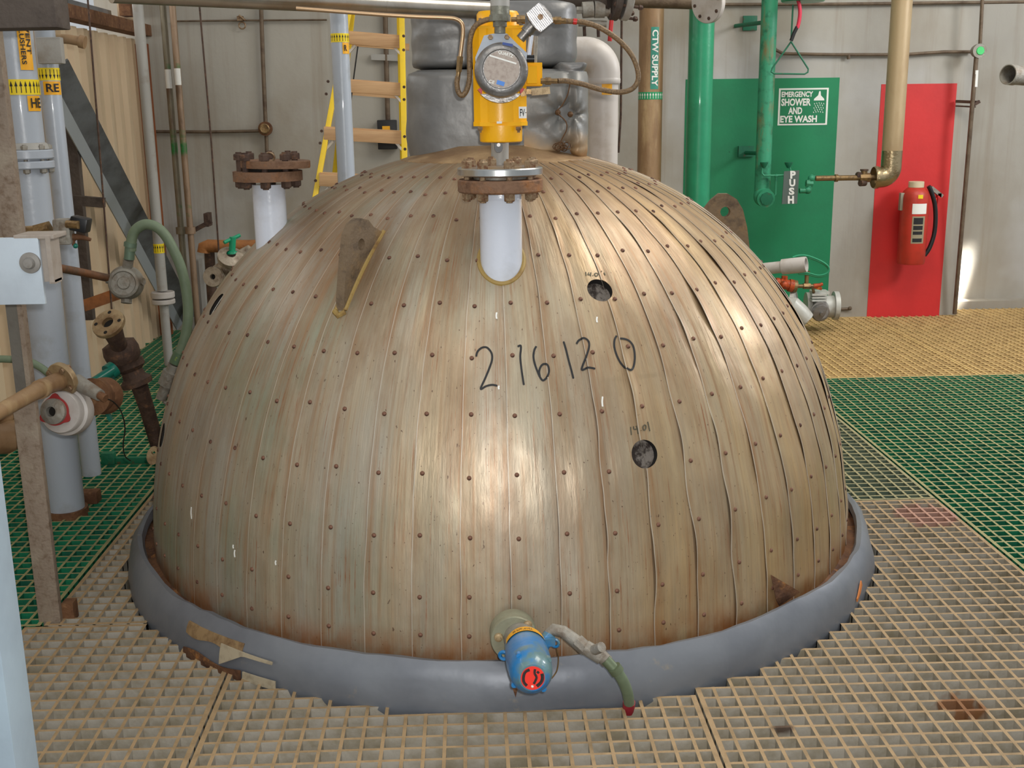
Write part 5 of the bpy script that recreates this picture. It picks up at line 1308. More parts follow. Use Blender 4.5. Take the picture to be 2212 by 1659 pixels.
# hoses
T = Thing('air_hose', 'brown braided hose looping right from the actuator top down to its side manifold', 'hose', A_(1250, 150))
hp = smooth([(1200, 45), (1230, 46), (1262, 48), (1300, 62), (1340, 90), (1368, 125), (1379, 165), (1368, 190), (1340, 199), (1300, 194), (1260, 182), (1225, 175), (1205, 175)], 6)
b = MB(); b.tube([A_(x, y, .02*math.sin(PI*i/len(hp))-.02) for i, (x, y) in enumerate(hp)], 5.6*s_, 12); hs_ = b.build('hose', m_hosebr, T)
b = MB(); b.tube([A_(1238, 46, -.02), A_(1246, 47, -.02)], 6.4*s_, 12); b.build('red_band', m_red, T, parent=hs_)
b = MB()
for (x0_, x1_, y_, r_) in ((1190, 1200, 43, 6), (1198, 1212, 44, 8), (1212, 1222, 45, 6), (1104, 1116, 42, 5), (1116, 1134, 42, 9)): b.cyl(A_(x0_, y_, -.02), A_(x1_, y_, -.02), r_*s_, 8)
for (x0_, x1_, y_, r_) in ((1168, 1178, 175, 6), (1178, 1190, 175, 8), (1190, 1204, 175, 5.5)): b.cyl(A_(x0_, y_, -.02), A_(x1_, y_, -.02), r_*s_, 8)
b.build('hose_fittings', m_brass, T)
T = Thing('air_hose', 'brown braided hose looping down on the left of the yellow actuator', 'hose', A_(1000, 205))
hp = smooth([(1060, 41), (1045, 45), (1028, 55), (1018, 75), (1014, 105), (1014, 140), (1014, 170), (1008, 195), (998, 206), (990, 198), (987, 180), (989, 165)], 6)
b = MB(); b.tube([A_(x, y, -.03) for x, y in hp], 5.6*s_, 12); b.build('hose', m_hosebr, T)
b = MB(); b.cyl(A_(989, 168, -.03), A_(991, 152, -.03), 5*s_, 10); b.cyl(A_(991, 155, -.03), A_(993, 136, -.03), 7*s_, 6); b.cyl(A_(993, 136, -.03), A_(994, 122, -.03), 7.5*s_, 6); b.build('hose_fittings', m_brass, T)
T = Thing('air_tube', 'thin copper coloured tube bending down from the silver pipe to the left hose', 'tube', A_(994, 122))
hp = smooth([(640, 18), (800, 30), (900, 36), (960, 38), (985, 41), (998, 52), (1000, 72), (997, 100), (994, 124)], 6)
b = MB(); b.tube([A_(x, y, -.03-.0004*0) for x, y in hp], 4.2*s_, 12); b.build('tube', mat('copper_tinted_tube', C(184, 154, 120), .35, .7), T)
# stub pipe with eyelet between actuator and nozzle
T = Thing('stem_guard', 'grey stub with a dark slotted eye between the actuator and the front flange', 'fitting', A_(1080, 345, .1))
b = MB(); b.cyl(A_(1080, 356, .12), A_(1080, 300, .12), 20*s_, 28); b.build('stub', m_gpipe2, T)
b = MB(); b.prism([(x*s_, y*s_) for x, y in ((-9, 8), (-9, -4), (-7, -9), (-3, -12), (3, -12), (7, -9), (9, -4), (9, 8))], A_(1077, 317, .02), V((1, 0, 0)), V((0, 0, 1)), V((0, 1, 0)), .02); ey = b.build('slot_bracket', m_black, T, smooth=False)
b = MB(); b.cyl(A_(1077, 313, .0), A_(1077, 313, .012), 4*s_, 14); b.build('pin', m_alu, T, parent=ey)
for y_ in (): pass

# ---------------------------------------------------------------- blue transmitter low on the front
Yx = 2.62
tc_ = atY(1143, 1428, 2.50); s_ = mpx(tc_)
fcn = atY(1110, 1378, 2.665); tn = (V((.035, -1, -.47))).normalized()
T = Thing('level_transmitter', 'blue enamel transmitter with a red warning disc bolted low on the dome front', 'instrument', fcn)
fs_ = mpx(fcn)
b = MB(); b.lathe([(0, -.09), (30*fs_, -.09), (30*fs_, -.045), (51*fs_, -.045), (51*fs_, -.022), (48*fs_, -.012), (51*fs_, -.008), (51*fs_, .004), (49*fs_, .008), (0, .008)], fcn, V((.03, -1, .05)), 52); fl = b.build('mounting_flange', mat('pale_green_grey_flange', C(150, 150, 128), .45, .3, [(C(132, 128, 108), 12, .45, .7, U)], (60, .1, U)), T)
for dx, dy in ((-33, -7), (30, -34), (28, 30)):
    p = fcn+V((dx*fs_, -.01, -dy*fs_)); b = MB(); b.lathe([(0, 0), (10*fs_, 0), (9*fs_, .006), (5*fs_, .008), (4.5*fs_, .012), (0, .013)], p, (0, -1, 0), 20); b.build('bolt', m_bflange, T, parent=fl)
ax = (atY(1150, 1462, 2.36)-atY(1134, 1396, 2.58)).normalized()
b = MB(); b.cyl(atY(1122, 1376, 2.67), atY(1135, 1398, 2.575), 36*fs_, 36); b.build('neck', m_cgrey, T)
L_ = (atY(1151, 1462, 2.36)-atY(1134, 1396, 2.58)).length
o_ = atY(1134, 1396, 2.58)
b = MB(); b.lathe([(0, -.01), (41*s_, -.01), (45*s_, 0), (47.5*s_, L_*.3), (48*s_, L_*.55), (46*s_, L_*.62), (46.5*s_, L_*.72), (44*s_, L_*.88), (37*s_, L_*.98), (28*s_, L_*1.03), (0, L_*1.035)], o_, ax, 52); bd = b.build('housing', m_blue, T)
for sg in range(4):
    a = sg*PI/2+.6; q1 = ax.cross(V((0, 0, 1))).normalized(); q2 = ax.cross(q1); c = o_+ax*L_*.84+(q1*math.cos(a)+q2*math.sin(a))*44*s_
    b = MB(); b.cyl(c-ax*.008, c+ax*.008, 6*s_, 12); b.build('grip_lug', m_blue, T, parent=bd)
dc = o_+ax*(L_*1.036)
b = MB(); b.lathe([(0, 0), (24.5*s_, 0), (24.5*s_, .0015), (0, .0015)], dc, ax, 40); wd = b.build('warning_disc', m_redd, T)
q1 = V((1, 0, 0)); q1 = (q1-ax*q1.dot(ax)).normalized(); q2 = q1.cross(ax);
if q2.z < 0: q2 = -q2
b = MB()
def dk(u, v): return dc+q1*u*s_+q2*v*s_+ax*.0022
def stroke(b, pts, w_):
    pts = smooth(pts, 5)
    for i in range(len(pts)-1):
        (x0, y0), (x1, y1) = pts[i], pts[i+1]; dx, dy = x1-x0, y1-y0; l = math.hypot(dx, dy) or 1; nx_, ny_ = -dy/l*w_/2, dx/l*w_/2
        b.add([dk(x0+nx_, y0+ny_), dk(x0-nx_, y0-ny_), dk(x1-nx_, y1-ny_), dk(x1+nx_, y1+ny_)], [(0, 1, 2, 3)])
stroke(b, [(-6, 18), (-15, 14), (-19, 3), (-18, -8), (-12, -15)], 6); stroke(b, [(19, 9), (20, 0), (17, -9), (8, -17)], 7); stroke(b, [(5, 19), (4, 10), (8, 2), (5, -6), (2, -12)], 5); stroke(b, [(9, 14), (13, 10)], 5)
b.build('warning_marks', m_ink, T, parent=wd, smooth=False, recalc=False)
b = MB(); b.sphere(dk(-1, -17), 3*s_, 8); b.build('white_dot', m_white, T, parent=wd)
# orange label round the neck
b = MB(); vs = []; fs = []; nn_ = 24
for i in range(nn_+1):
    a = -1.15+2.3*i/nn_
    for h_ in (.004, .004+36*s_):
        vs.append(o_+ax*(h_)+(q2*math.cos(a)+q1*math.sin(a))*((45.6+2.6*h_/.04)*s_))
for i in range(nn_): fs.append((i*2, i*2+2, i*2+3, i*2+1))
b.add(vs, fs); ol_ = b.build('orange_label', m_org, T, recalc=False)
lettering('lettering', 'PLNT-4156', lambda u, v: (lambda a: o_+ax*(.010+26*s_-18*s_*v)+(q2*math.cos(a)+q1*math.sin(a))*(47.8)*s_)(-.62+.95*u), mat('brown_print', C(120, 84, 30), .6), T, ol_)
b = MB(); b.cyl(atY(1168, 1400, 2.60), atY(1188, 1372, 2.62), 15*fs_, 18); b.box(atY(1186, 1385, 2.60), (.03, .02, .02)); b.torus(atY(1199, 1389, 2.60), (.3, 1, 0), .010, .004, seg=16, rs=6); b.torus(atY(1088, 1416, 2.58), (.3, 1, 0), .010, .005, seg=16, rs=6); b.build('cable_entry', m_blue, T, parent=bd)
b = MB(); b.tube([atY(x, y, 2.62) for x, y in smooth([(1200, 1392), (1206, 1420), (1203, 1448), (1192, 1465)], 5)], 1.6*fs_, 6); b.build('tether_wire', m_brass, T)
# armoured lead and hose going through the grating
T = Thing('conduit_lead', 'jointed grey cable lead and green hose running from the blue transmitter into the grating', 'conduit', atY(1360, 1525, 2.55))
b = MB()
pts = [(1184, 1370, 2.62), (1196, 1360, 2.62), (1216, 1364, 2.61), (1240, 1382, 2.60), (1264, 1400, 2.58)]
b.tube([atY(*q) for q in pts], [11*fs_, 13*fs_, 13*fs_, 14*fs_, 13*fs_], 14)
b.cyl(atY(1246, 1384, 2.59), atY(1268, 1404, 2.575), 15.5*fs_, 8); b.cyl(atY(1264, 1398, 2.575), atY(1300, 1420, 2.56), 16*fs_, 16); b.cyl(atY(1284, 1404, 2.55), atY(1300, 1398, 2.53), 11*fs_, 14); b.cyl(atY(1296, 1414, 2.56), atY(1312, 1430, 2.555), 14*fs_, 12)
b.build('armoured_cable', m_cgrey, T)
b = MB(); b.cyl(atY(1308, 1425, 2.55), atY(1333, 1452, 2.54), 12*fs_, 14); b.cyl(atY(1326, 1441, 2.54), atY(1334, 1452, 2.54), 15*fs_, 16); b.build('collar', mat('olive_fitting', C(104, 116, 90), .5, .4), T)
hq_ = smooth([(1331, 1448, 2.54), (1345, 1470, 2.56), (1355, 1495, 2.59), (1359, 1520, 2.63), (1359, 1536, 2.655)], 5); b = MB(); b.tube([atY(*q) for q in hq_]+[atY(1359, 1536, 2.655)+V((0, 0, -.12))], 12*fs_, 14); b.build('hose', m_hosegr, T)
p = atY(1359, 1517, 2.628); b = MB(); b.cyl(p, p+V((0, .012, -.032)), 13.6*fs_, 16); b.build('red_tag', mat('dark_red_tag', C(150, 40, 50), .5), T)
p = atY(1112, 1485, 2.60)
o = MB().prism([(-.006, .012), (.006, .012), (.001, -.012)], atY(1113, 1497, 2.615), V((1, 0, 0)), V((0, 0, 1)), V((0, 1, 0)), .004).build('metal_shard', m_rust, smooth=False, loc=p); tag(o, 'small rusty pointed shard on the flashing under the blue transmitter', 'scrap')

# ---------------------------------------------------------------- pipes on the right
def vpipe(name, label, x, y, Y, wpx, mt, z0=0., z1=3.6):
    c = atY(x, y, Y); R = mpx(c, wpx/2.)
    T = Thing(name, label, 'pipe', (c.x, Y, z0)); MB().cyl((c.x, Y, z0), (c.x, Y, z1), R, 36).build('pipe', mt, T); return T, c.x, R
Yc_ = 7.3
T, cx, R = vpipe('supply_pipe', 'brown vertical pipe lettered CTW SUPPLY behind the dome', 1405, 200, Yc_, 52, m_brpipe)
zc2 = lambda y: atY(1405, y, Yc_).z
f_ = facing(cx, Yc_)
lb = band(T, cx, Yc_, R, zc2(193), zc2(60), m_gr if False else mat('green_label', C(52, 138, 118), .45), a0=f_-.02, a1=f_+.66, name='green_label')
lettering('lettering', 'CTW SUPPLY', cylmap(cx, Yc_, R, f_+.08, f_+.58, zc2(187), zc2(66), rot=1, off=.0045), m_white, T, lb, .03)
mgl = mat('green_label_band', C(30, 150, 96), .45)
yb = band(T, cx, Yc_, R, zc2(215), zc2(199), mgl, name='green_label'); arrows(T, cx, Yc_, R, zc2(215), zc2(199), 13, f_-1.5, f_+1.5, m_white, yb)
T, cx, R = vpipe('large_green_pipe', 'large glossy green vertical pipe left of the green painted wall', 1512, 200, 7.2, 54, m_green)
# thin dark conduit next to the elbow pipe
conduit('dark vertical conduit right of the white elbow pipe', [(1343, 40), (1341, 250), (1336, 330)], 5, m_dkrust, 7.9)
conduit('long horizontal conduit along the top right of the back wall', [(1500, 10), (1800, 9), (2230, 4)], 7)
conduit('horizontal conduit behind the shower pull triangle', [(1668, 96), (1676, 108), (1692, 116), (1800, 118), (1950, 118), (2040, 112), (2100, 112)], 7)
T = MB().cyl(atY(1833, 118, YW), atY(1833, 128, YW), .012, 8).build('conduit_clip', m_conduit, loc=atY(1833, 118, YW)); tag(T, 'small clip under the conduit right of the shower triangle', 'clip')
Yv_ = 7.9
T = Thing('junction_box', 'round wall junction box with a green centre at the upper right', 'box', atY(2114, 110, Yv_)); s_ = mpx(atY(2114, 110, Yv_))
MB().lathe([(0, -.04), (13*s_, -.04), (15*s_, -.01), (15*s_, .02), (0, .02)], atY(2114, 110, Yv_), (0, -1, 0), 24).build('box_body', m_cgrey, T)
MB().lathe([(0, .02), (9*s_, .02), (8*s_, .026), (0, .026)], atY(2115, 110, Yv_), (0, -1, 0), 20).build('green_centre', mat('bright_green', C(70, 200, 110), .5), T)
a, c = atY(2120, 0, Yv_), atY(2062, 678, Yv_+.08)
T = Thing('wall_riser', 'dark vertical conduit running down from the round box with the green centre', 'conduit', atZ(2062, 680))
b = MB(); b.tube([atY(2123, -20, Yv_), atY(2117, 96, Yv_)], .012, 12); b.tube([atY(2109, 122, Yv_), atY(2090, 350, Yv_), atY(2062, 678, Yv_+.1)], .015, 12); b.build('conduit', m_conduit, T)
b = MB(); b.cyl(atY(2108, 152, Yv_), atY(2106, 188, Yv_), .0165, 12); b.build('name_tag', m_white, T)
T = MB(); T.beam(atY(2066, 219, YW), atY(2112, 221, Yv_), .025, .02); T.beam(atY(2066, 229, YW), atY(2106, 231, Yv_), .02, .01); T.beam(atY(2104, 226, Yv_), atY(2116, 219, Yv_), .02, .02); T = T.build('conduit_bracket', m_dkrust, loc=atY(2090, 225, YW)); tag(T, 'dark wall bracket holding the conduit at the right edge of the red panel', 'bracket')

# shower stand
Yw_ = 7.72
c = atY(1651, 300, Yw_); R = mpx(c, 17); cx = c.x
T = Thing('emergency_shower', 'worn green emergency shower stand pipe with eye wash jets', 'shower', (cx, Yw_, .6))
zz_ = lambda y, x=1650: atY(x, y, Yw_).z
b = MB(); b.cyl((cx, Yw_, zz_(425)), (cx, Yw_, 2.75), R, 28); b.build('stand_pipe', m_ngreen, T)
b = MB(); p = atY(1655, 424, Yw_); s_ = mpx(p)
b.sphere((cx+.004, Yw_-.02, p.z), 21*s_, 24, (1, 1, 1)); b.cyl((cx+.006, Yw_-.02, p.z), (cx+.006, Yw_-.09, p.z-.01), 19*s_, 24); b.build('elbow_end', m_ngreen, T)
b = MB(); b.lathe([(0, 0), (14*s_, 0), (14*s_, .012), (0, .016)], (cx+.008, Yw_-.09, p.z-.008), (0, -1, -.1), 8); b.build('plug', m_dgreen, T)
b = MB(); b.cyl((cx, Yw_, zz_(47)), (atY(1614, 48, Yw_).x, YB-.004, zz_(48)), .014, 10); b.bb(atY(1606, 34, YB-.02), atY(1634, 66, YB-.004), bev=.002); b.build('wall_bracket', m_dgreen, T)
b = MB(); b.bb(atY(1596, 316, YB-.03), atY(1626, 338, YB-.004)); b.cyl(atY(1612, 330, YB-.03), (cx, Yw_, zz_(332)), .014, 10); b.build('wall_bracket', m_dgreen, T)
b = MB(); Ye_ = Yw_-.08
b.tube([atY(x, y, Ye_) for x, y in ((1647, 362), (1646, 374), (1650, 379), (1675, 379), (1706, 378), (1709, 372), (1706, 362))], 1.9*s_, 8)
b.tube([atY(1677, 380, Ye_), atY(1676, 420, Ye_), atY(1670, 425, Ye_)], 2.4*s_, 8); b.sphere(atY(1677, 380, Ye_), 4*s_, 8); b.build('eyewash_pipe', m_ngreen, T)
for x in (1650, 1703):
    b = MB(); b.lathe([(0, 0), (3*s_, 0), (8*s_, 9*s_), (8.5*s_, 12*s_), (0, 11*s_)], atY(x, 363, Ye_), (0, 0, 1), 14); b.build('spray_cup', m_dgreen, T)
pts_ = [(1694, 370), (1727, 368), (1722, 440), (1689, 441)]
Yp_ = Ye_-.05
b = MB(); q = [atY(x, y, Yp_) for x, y in pts_]; b.add(q+[v+V((0, .006, 0)) for v in q], [(0, 3, 2, 1), (4, 5, 6, 7), (0, 1, 5, 4), (1, 2, 6, 5), (2, 3, 7, 6), (3, 0, 4, 7)]); hp_ = b.build('push_plate', mat('grey_push_plate', C(92, 104, 98), .5, .2), T, smooth=False)
for ch, x0, x1, y0, y1 in (('P', 1707, 1719, 386, 369), ('U', 1705, 1718, 403, 387), ('S', 1704, 1716, 421, 405), ('H', 1702, 1715, 440, 423)):
    lettering('lettering', ch, (lambda x0, x1, y0, y1: lambda u, v: atY(x0+(x1-x0)*u, y0+(y1-y0)*v, Yp_-.003))(x0, x1, y0, y1), m_white, T, hp_, .05)
b = MB(); b.tube([atY(1727, 412, Ye_), atY(1742, 412, Ye_), atY(1748, 406, Ye_), atY(1750, 388, Ye_), atY(1757, 384, Ye_), atY(1763, 384, Ye_)], 5.5*s_, 12); b.sphere(atY(1745, 411, Ye_), 8*s_, 12); b.sphere(atY(1753, 385, Ye_), 8*s_, 12); b.cyl(atY(1741, 396, Ye_), atY(1755, 397, Ye_), 8*s_, 6); b.build('supply_elbow', m_ngreen, T)
# shower head pan, pull rod, handle
pc = atY(1735, -3, 7.5); s_ = mpx(pc)
T = Thing('overhead_shower', 'green shower head pan at the top edge', 'shower', pc)
b = MB(); b.lathe([(0, 0), (44*s_, 0), (47*s_, .01), (46*s_, .02), (16*s_, .10), (0, .11)], pc+V((0, 0, -.02)), (0, 0, 1), 36); b.build('pan', m_green, T)
T = Thing('shower_triangle', 'thin green wire triangle on a rod for pulling the shower', 'handle', atY(1708, 85, 7.45))
b = MB(); b.tube([atY(1713, 10, 7.45), atY(1709, 88, 7.45)], 1.9*s_, 8); tri = [(1709, 90), (1668, 148), (1666, 155), (1672, 159), (1738, 160), (1745, 156), (1746, 149), (1709, 90)]
b.tube([atY(x, y, 7.45) for x, y in tri], 1.9*s_, 8); b.build('wire', m_dgreen, T)
T = Thing('red_cord', 'red rubber cord with a black end hanging by the shower triangle', 'cord', atY(1725, 50, 7.42))
b = MB(); b.tube([atY(x, y, 7.42) for x, y in smooth([(1722, -5), (1727, 12), (1728, 32), (1724, 55), (1721, 60)], 5)], 4*s_, 10); b.build('cord', mat('crimson_rubber', C(206, 44, 72), .5), T)
b = MB(); b.tube([atY(x, y, 7.42) for x, y in ((1722, 58), (1715, 72), (1709, 88))], 4*s_, 10); b.build('black_tape', m_black, T)
# sign
def wm(x, y, d): return atY(x, y, YB-d)
T = Thing('safety_sign', 'green and white EMERGENCY SHOWER AND EYE WASH sign on the green wall', 'sign', wm(1735, 232, .01))
x0, x1, y0, y1 = 1681, 1790, 272, 191
def sg(x, y, d=.008):
    # sign axes are upright; corners taken on the wall
    A = wm(1683, 191, d); B = wm(1790, 192, d); Cc = wm(1680, 271, d)
    u = (x-1683)/107.; v = (y-191)/80.; return A+V(((B-A).x*u, 0, 0))+V((0, 0, (Cc-A).z*v))+V(((Cc-A).x*v*0, 0, 0))
b = MB(); b.bb(sg(1683, 271, .006), sg(1790, 191, .002)); fr = b.build('border', m_white, T, smooth=False)
b = MB(); b.bb(sg(1687, 267.5, .008), sg(1786, 194.5, .003)); pn = b.build('green_panel', mat('sign_green', C(20, 122, 78), .45), T, smooth=False)
for tx, xa, xb, ya, yb_ in (('EMERGENCY', 1689, 1757, 210, 198), ('SHOWER', 1689, 1753, 229, 213), ('AND', 1705, 1735, 247, 232), ('EYE WASH', 1688, 1768, 265, 250)):
    lettering('lettering', tx, (lambda xa, xb, ya, yb_: lambda u, v: sg(xa+(xb-xa)*u, ya+(yb_-ya)*v, .0095))(xa, xb, ya, yb_), m_white, T, pn, .035)
b = MB(); pp = [(1770, 198), (1773, 198), (1774, 207), (1781, 214), (1782, 218), (1759, 218), (1760, 214), (1768, 207)]; b.add([sg(x, y, .0095) for x, y in pp], [list(range(8))])
for r_ in range(5):
    for k in range(5 if r_ % 2 == 0 else 4):
        x = 1760+k*5-r_*.3+(2.5 if r_ % 2 else 0); y = 222+r_*4.6+abs(k-2)*.8; b.add([sg(x, y, .0095), sg(x+1.3, y, .0095), sg(x+2.2, y+2.9, .0095), sg(x+.8, y+2.9, .0095)], [(0, 1, 2, 3)])
b.build('shower_symbol', m_white, T, parent=pn, smooth=False, recalc=False)
# down pipe with foil elbow and brown branch
Yd = 7.5; c = atY(1942, 100, Yd); s_ = mpx(c); R = 22*s_
T = Thing('down_pipe', 'beige vertical pipe ending in a shiny foil-wrapped elbow in front of the red panel', 'pipe', atY(1905, 385, Yd)); 
ze = atY(1930, 345, Yd).z
b = MB(); b.cyl((c.x, Yd, ze), (c.x, Yd, 3.6), R, 32); b.build('pipe', m_bgpipe, T)
zk = atY(1912, 383, Yd).z; b = MB(); r_ = .065; pts = [V((c.x, Yd, ze+.06)), V((c.x, Yd, zk+r_))]+[V((c.x-r_+r_*math.cos(t), Yd, zk+r_-r_*math.sin(t))) for t in [PI/2*i/10 for i in range(1, 11)]]+[V((c.x-r_-.02, Yd, zk))]
b.tube(pts, R*1.02, 32); b.lathe([(R, 0), (R*1.12, .0), (R*1.14, .02), (R*1.05, .03)], (c.x-r_-.02, Yd, zk), (-1, 0, 0), 32); b.build('foil_elbow', m_lag, T)
T = Thing('branch_pipe', 'thin brown horizontal pipe with a small valve from the foil elbow to the eye wash', 'pipe', atY(1830, 385, Yd))
z_b = zk; xL, xR_ = atY(1762, 385, Yd).x, c.x-r_-.02
b = MB(); b.cyl((xL, Yd, z_b), (xR_, Yd, z_b), 6*s_, 14); xm2 = atY(1806, 385, Yd).x; b.cyl((xm2-.008, Yd, z_b), (xm2+.01, Yd, z_b), 8.5*s_, 14); b.build('pipe', m_brass, T)
xv = atY(1866, 385, Yd).x; b = MB(); b.cyl((xv-.03, Yd, z_b), (xv+.04, Yd, z_b), 10*s_, 8); b.cyl((xv, Yd, z_b-.04), (xv, Yd, z_b+.05), 7*s_, 12); b.build('valve_body', m_brass, T)
b = MB(); b.cyl((xv, Yd, z_b+.045), (xv, Yd-.0, z_b+.055), 9*s_, 16); b.cyl((xv-.035, Yd-.02, z_b+.02), (xv-.035, Yd+.02, z_b+.02), 6*s_, 12); b.cyl((xv-.03, Yd-.02, z_b-.035), (xv+.01, Yd+.0, z_b-.035), 7*s_, 12); b.build('valve_knob', m_dkrust, T)

# fire extinguisher
Yx_ = YB-.16; base = atY(1960, 568, Yx_); top = atY(1968, 405, Yx_); s_ = mpx(base); xc = atY(1972, 500, Yx_).x
T = Thing('fire_extinguisher', 'faded red fire extinguisher with black hose hanging on the red panel', 'extinguisher', (xc, Yx_, base.z)); zz2 = lambda y: atY(1970, y, Yx_).z
b = MB(); r_ = 29*s_; b.lathe([(0, zz2(569)), (r_-.006, zz2(569)), (r_, zz2(564)), (r_, zz2(428)), (r_*.97, zz2(420)), (r_*.85, zz2(412)), (r_*.62, zz2(406)), (r_*.5, zz2(404)), (0, zz2(404))], (xc, Yx_, 0), (0, 0, 1), 40); cy_ = b.build('cylinder', m_ext, T)
b = MB(); b.cyl((xc, Yx_, zz2(405)), (xc, Yx_, zz2(392)), 16*s_, 28, bev=.002); b.build('cap', mat('cream_cap', C(206, 192, 160), .5), T)
f_ = facing(xc, Yx_)
lb = band(T, xc, Yx_, r_, zz2(460), zz2(438), m_white, a0=f_-.15, a1=f_+.95, name='inspection_label', off=.001)
lb2 = band(T, xc, Yx_, r_, zz2(523), zz2(465), mat('grey_instruction_label', C(150, 140, 112), .5), a0=f_-.1, a1=f_+.85, name='instruction_label', off=.001)
for k, (ya, yb_) in enumerate(((482, 468), (494, 485), (504, 497), (520, 512))): band(T, xc, Yx_, r_+.0006, zz2(ya), zz2(yb_), m_ink, lb2, a0=f_+.0, a1=f_+.7, name='print', off=.0008)
band(T, xc, Yx_, r_, zz2(427), zz2(419), m_yel, a0=f_+.2, a1=f_+.55, name='yellow_sticker', off=.001)
b = MB(); b.bb(atY(1944, 455, Yx_-.02), atY(1952, 416, Yx_+.02), bev=.004); b.build('cartridge_clip', mat('grey_clip', C(150, 146, 128), .5, .3), T)
b = MB(); b.tube([atY(x, y, Yx_-.03) for x, y in smooth([(2006, 402), (2012, 415), (2019, 440), (2021, 470), (2018, 505), (2008, 535), (1997, 552)], 5)], [4.5*s_]*3+[4.5*s_]*26+[5*s_]*2, 10) if False else b.tube([atY(x, y, Yx_-.03) for x, y in smooth([(2006, 402), (2012, 415), (2019, 440), (2021, 470), (2018, 505), (2008, 535), (1997, 552)], 5)], 4.6*s_, 10); b.build('hose', m_black, T)
b = MB(); b.beam(atY(2010, 405, Yx_+.02), atY(2034, 424, Yx_+.02), .04, .025); b.build('handle', m_cgrey, T)
b = MB(); b.beam(atY(2028, 424, Yx_+.05), atY(2012, 530, Yx_+.05), .02, .012); b.bb((atY(2024, 420, Yx_+.02).x, Yx_, atY(2024, 428, Yx_).z), (atY(2034, 420, Yx_).x, Yx_+.04, atY(2024, 418, Yx_).z)); b.bb((xc-.03, Yx_+.06, zz2(500)), (xc+.03, YB, zz2(440))); b.build('wall_hook', m_red, T)

# far right pipe stub
c0, c1 = atY(2177, 161, 6.6), atY(2260, 168, 6.75); s_ = mpx(c0)
T = Thing('open_pipe_end', 'open grey pipe end poking in at the right edge', 'pipe', c0); ax = (c1-c0).normalized()
b = MB(); b.lathe([(18*s_, .02), (19.5*s_, 0), (21.5*s_, 0), (22*s_, .05), (20.5*s_, .052), (20.5*s_, .5), (18*s_, .5), (18*s_, .02)], c0, ax, 32); b.build('pipe', m_cgrey, T)
b = MB(); b.cyl(c0+ax*.12, c0+ax*.13, 18.2*s_, 24); b.build('bore', m_dark, T)

# ---- valve group right of the dome
Yk = 6.9
c0, c1 = atY(1630, 583, 6.5), atY(1742, 571, 6.35); s_ = mpx(c1); ax = (c0-c1).normalized()
T = Thing('waste_pipe', 'off-white plastic pipe with an open coupling beside the right of the dome', 'pipe', c1)
b = MB(); b.tube([c1+ax*.09, c0, c0+ax*.25, c0+ax*.32+V((0, 0, -.05)), c0+ax*.33+V((0, 0, -c0.z))], 13*s_, 28); b.build('pipe', m_pvc, T)
b = MB(); b.lathe([(12*s_, .03), (14*s_, 0), (16.5*s_, 0), (17*s_, .01), (17*s_, .14), (13*s_, .145), (12*s_, .14), (12*s_, .03)], c1, ax, 32); b.build('coupling', m_pvc, T)
b = MB(); b.cyl(c1+ax*.04, c1+ax*.05, 13*s_, 20); b.build('bore', m_dark, T)
T = MB(); lp_ = smooth([(1712, 556), (1725, 552), (1745, 553), (1775, 565), (1790, 578), (1786, 590), (1768, 595), (1745, 590), (1720, 588), (1700, 583)], 5)
T.tube([atY(x, y, 6.42) for x, y in lp_], 2.2*s_, 8); T.tube([atY(x, y+3, 6.44) for x, y in lp_[10:40]], 2.0*s_, 8); T = T.build('wire_loop', m_green, loc=atY(1745, 590, 6.42)); tag(T, 'green plastic-coated wire loop around the off-white pipe end', 'wire')
T = Thing('sampling_valve', 'orange-red corroded valve with brass fittings beside the right of the dome', 'valve', atY(1700, 615, 7.42)); Yk2 = 7.42
b = MB(); b.cyl(atY(1676, 610, Yk2), atY(1684, 610, Yk2), 12*s_, 10); b.cyl(atY(1684, 612, Yk2), atY(1705, 616, Yk2), 13*s_, 12); b.cyl(atY(1704, 616, Yk2), atY(1713, 618, Yk2), 16*s_, 20); b.cyl(atY(1694, 612, Yk2), atY(1695, 596, Yk2), 8*s_, 6); b.sphere(atY(1694, 615, Yk2-.03), 11*s_, 10); b.build('valve_body', m_orv, T)
b = MB(); b.cyl(atY(1713, 618, Yk2), atY(1720, 619, Yk2), 16*s_, 20); b.cyl(atY(1720, 618, Yk2), atY(1758, 618, Yk2), 5*s_, 10); b.cyl(atY(1735, 618, Yk2), atY(1750, 618, Yk2), 8*s_, 6); b.cyl(atY(1742, 612, Yk2), atY(1743, 592, Yk2), 5*s_, 10); b.cyl(atY(1743, 593, Yk2), atY(1743, 586, Yk2), 8*s_, 12); b.cyl(atY(1755, 618, Yk2), atY(1758, 632, Yk2+.04), 4*s_, 10); b.build('fitting', m_brass, T)
b = MB(); b.tube([atY(1757, 618, Yk2), atY(1770, 616, Yk2), atY(1777, 613, Yk2)], [6*s_, 5*s_, 4*s_], 10); b.beam(atY(1757, 619, Yk2), atY(1775, 624, Yk2), .01, .02); b.build('lever', m_orv, T)
m_vgrey = mat('light_grey_valve_paint', C(188, 188, 180), .4, .1, [(C(150, 142, 130), 10, .55, .75, U)], (50, .15, U))
Yk = 7.50; s_ = mpx(atY(1775, 660, Yk)); zf = atY(1775, 662, Yk)
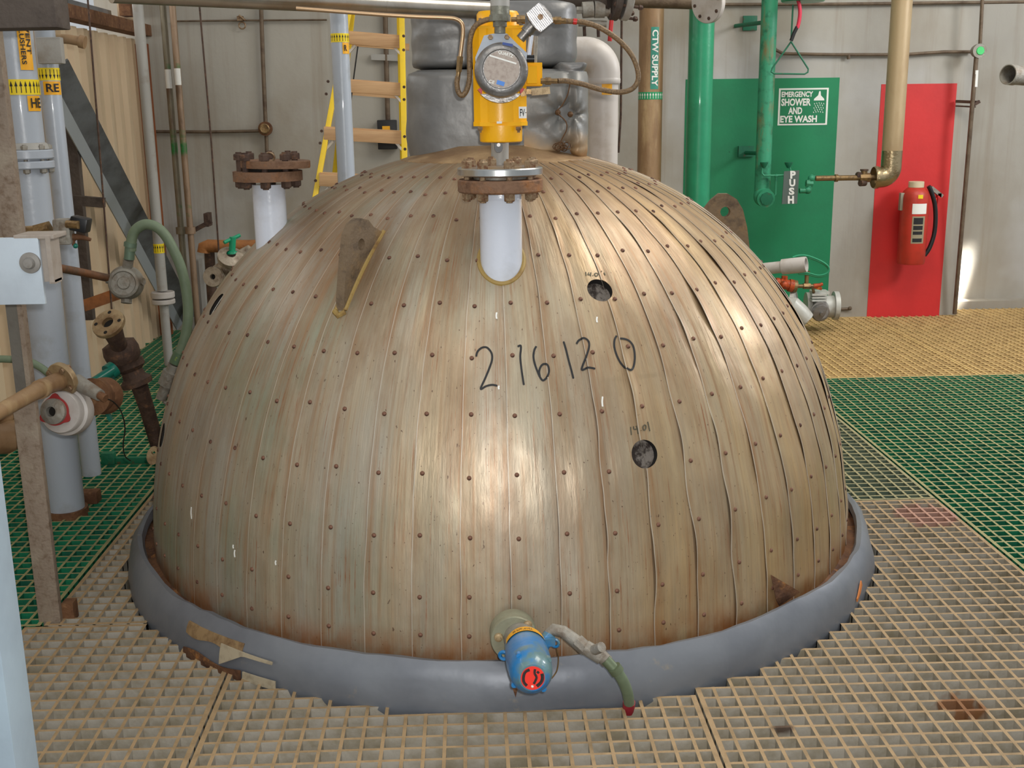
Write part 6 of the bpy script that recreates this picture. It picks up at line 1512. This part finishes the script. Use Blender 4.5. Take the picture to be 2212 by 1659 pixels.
T = Thing('pressure_valve', 'light grey flanged valve with a round bonnet lying on the tan grating', 'valve', atY(1772, 695, Yk))
def lx(x, y, d=0): return atY(x, y, Yk+d)
b = MB(); b.cyl(lx(1745, 662, .05), lx(1805, 662, .05), 24*s_, 28); b.build('valve_body', m_vgrey, T)
for x, r_ in ((1740, 29), (1800, 31)):
    b = MB(); b.lathe([(0, 0), (r_*s_, 0), (r_*s_, 10*s_), (0, 10*s_)], lx(x, 660, .05), (1, -.1, 0), 32); b.build('flange', m_vgrey, T, angle=30)
b = MB(); b.cyl(lx(1772, 665, 0), lx(1771, 672, -.16), 18*s_, 28); b.lathe([(0, 0), (19*s_, 0), (19*s_, .02), (17*s_, .03), (4*s_, .035), (4*s_, .05), (0, .05)], lx(1771, 674, -.14), (0, -1, -.12), 32); b.build('bonnet', m_alu, T)
b = MB(); 
for k in range(3): b.box(lx(1768, 636+k*6, -.06), (.10, .05, .012))
b.box(lx(1770, 631, 0), (.11, .10, .02)); b.build('top_cover', m_vgrey, T, smooth=False)
T = Thing('elbow_fitting', 'pale grey flanged elbow half hidden by the right edge of the dome', 'fitting', atY(1722, 690, 7.4))
for cxy, ax, r_ in (((1716, 655), (1, -.5, .1), 27), ((1742, 690), (.75, -.3, -.6), 23)):
    b = MB(); b.lathe([(0, 0), (r_*s_, 0), (r_*s_, 9*s_), (0, 9*s_)], atY(cxy[0]-6, cxy[1], 7.45), ax, 30); b.build('flange', m_vgrey, T, angle=30)
b = MB(); b.tube([atY(1690, 660, 7.35), atY(1716, 662, 7.3), atY(1728, 675, 7.3), atY(1740, 690, 7.3)], 19*s_, 22); b.build('elbow', m_vgrey, T)
T = MB().tube([atY(1806, 668, 8.05), atY(1836, 667, 8.05)], .010, 8); T.sphere(atY(1836, 666, 8.04), .016, 8); T = T.build('drain_stub', m_conduit, loc=atY(1820, 667, 7.95)); tag(T, 'thin horizontal rod low on the wall beside the grey valve', 'rod')
# overhead dark line (pipe) in the upper right window post area
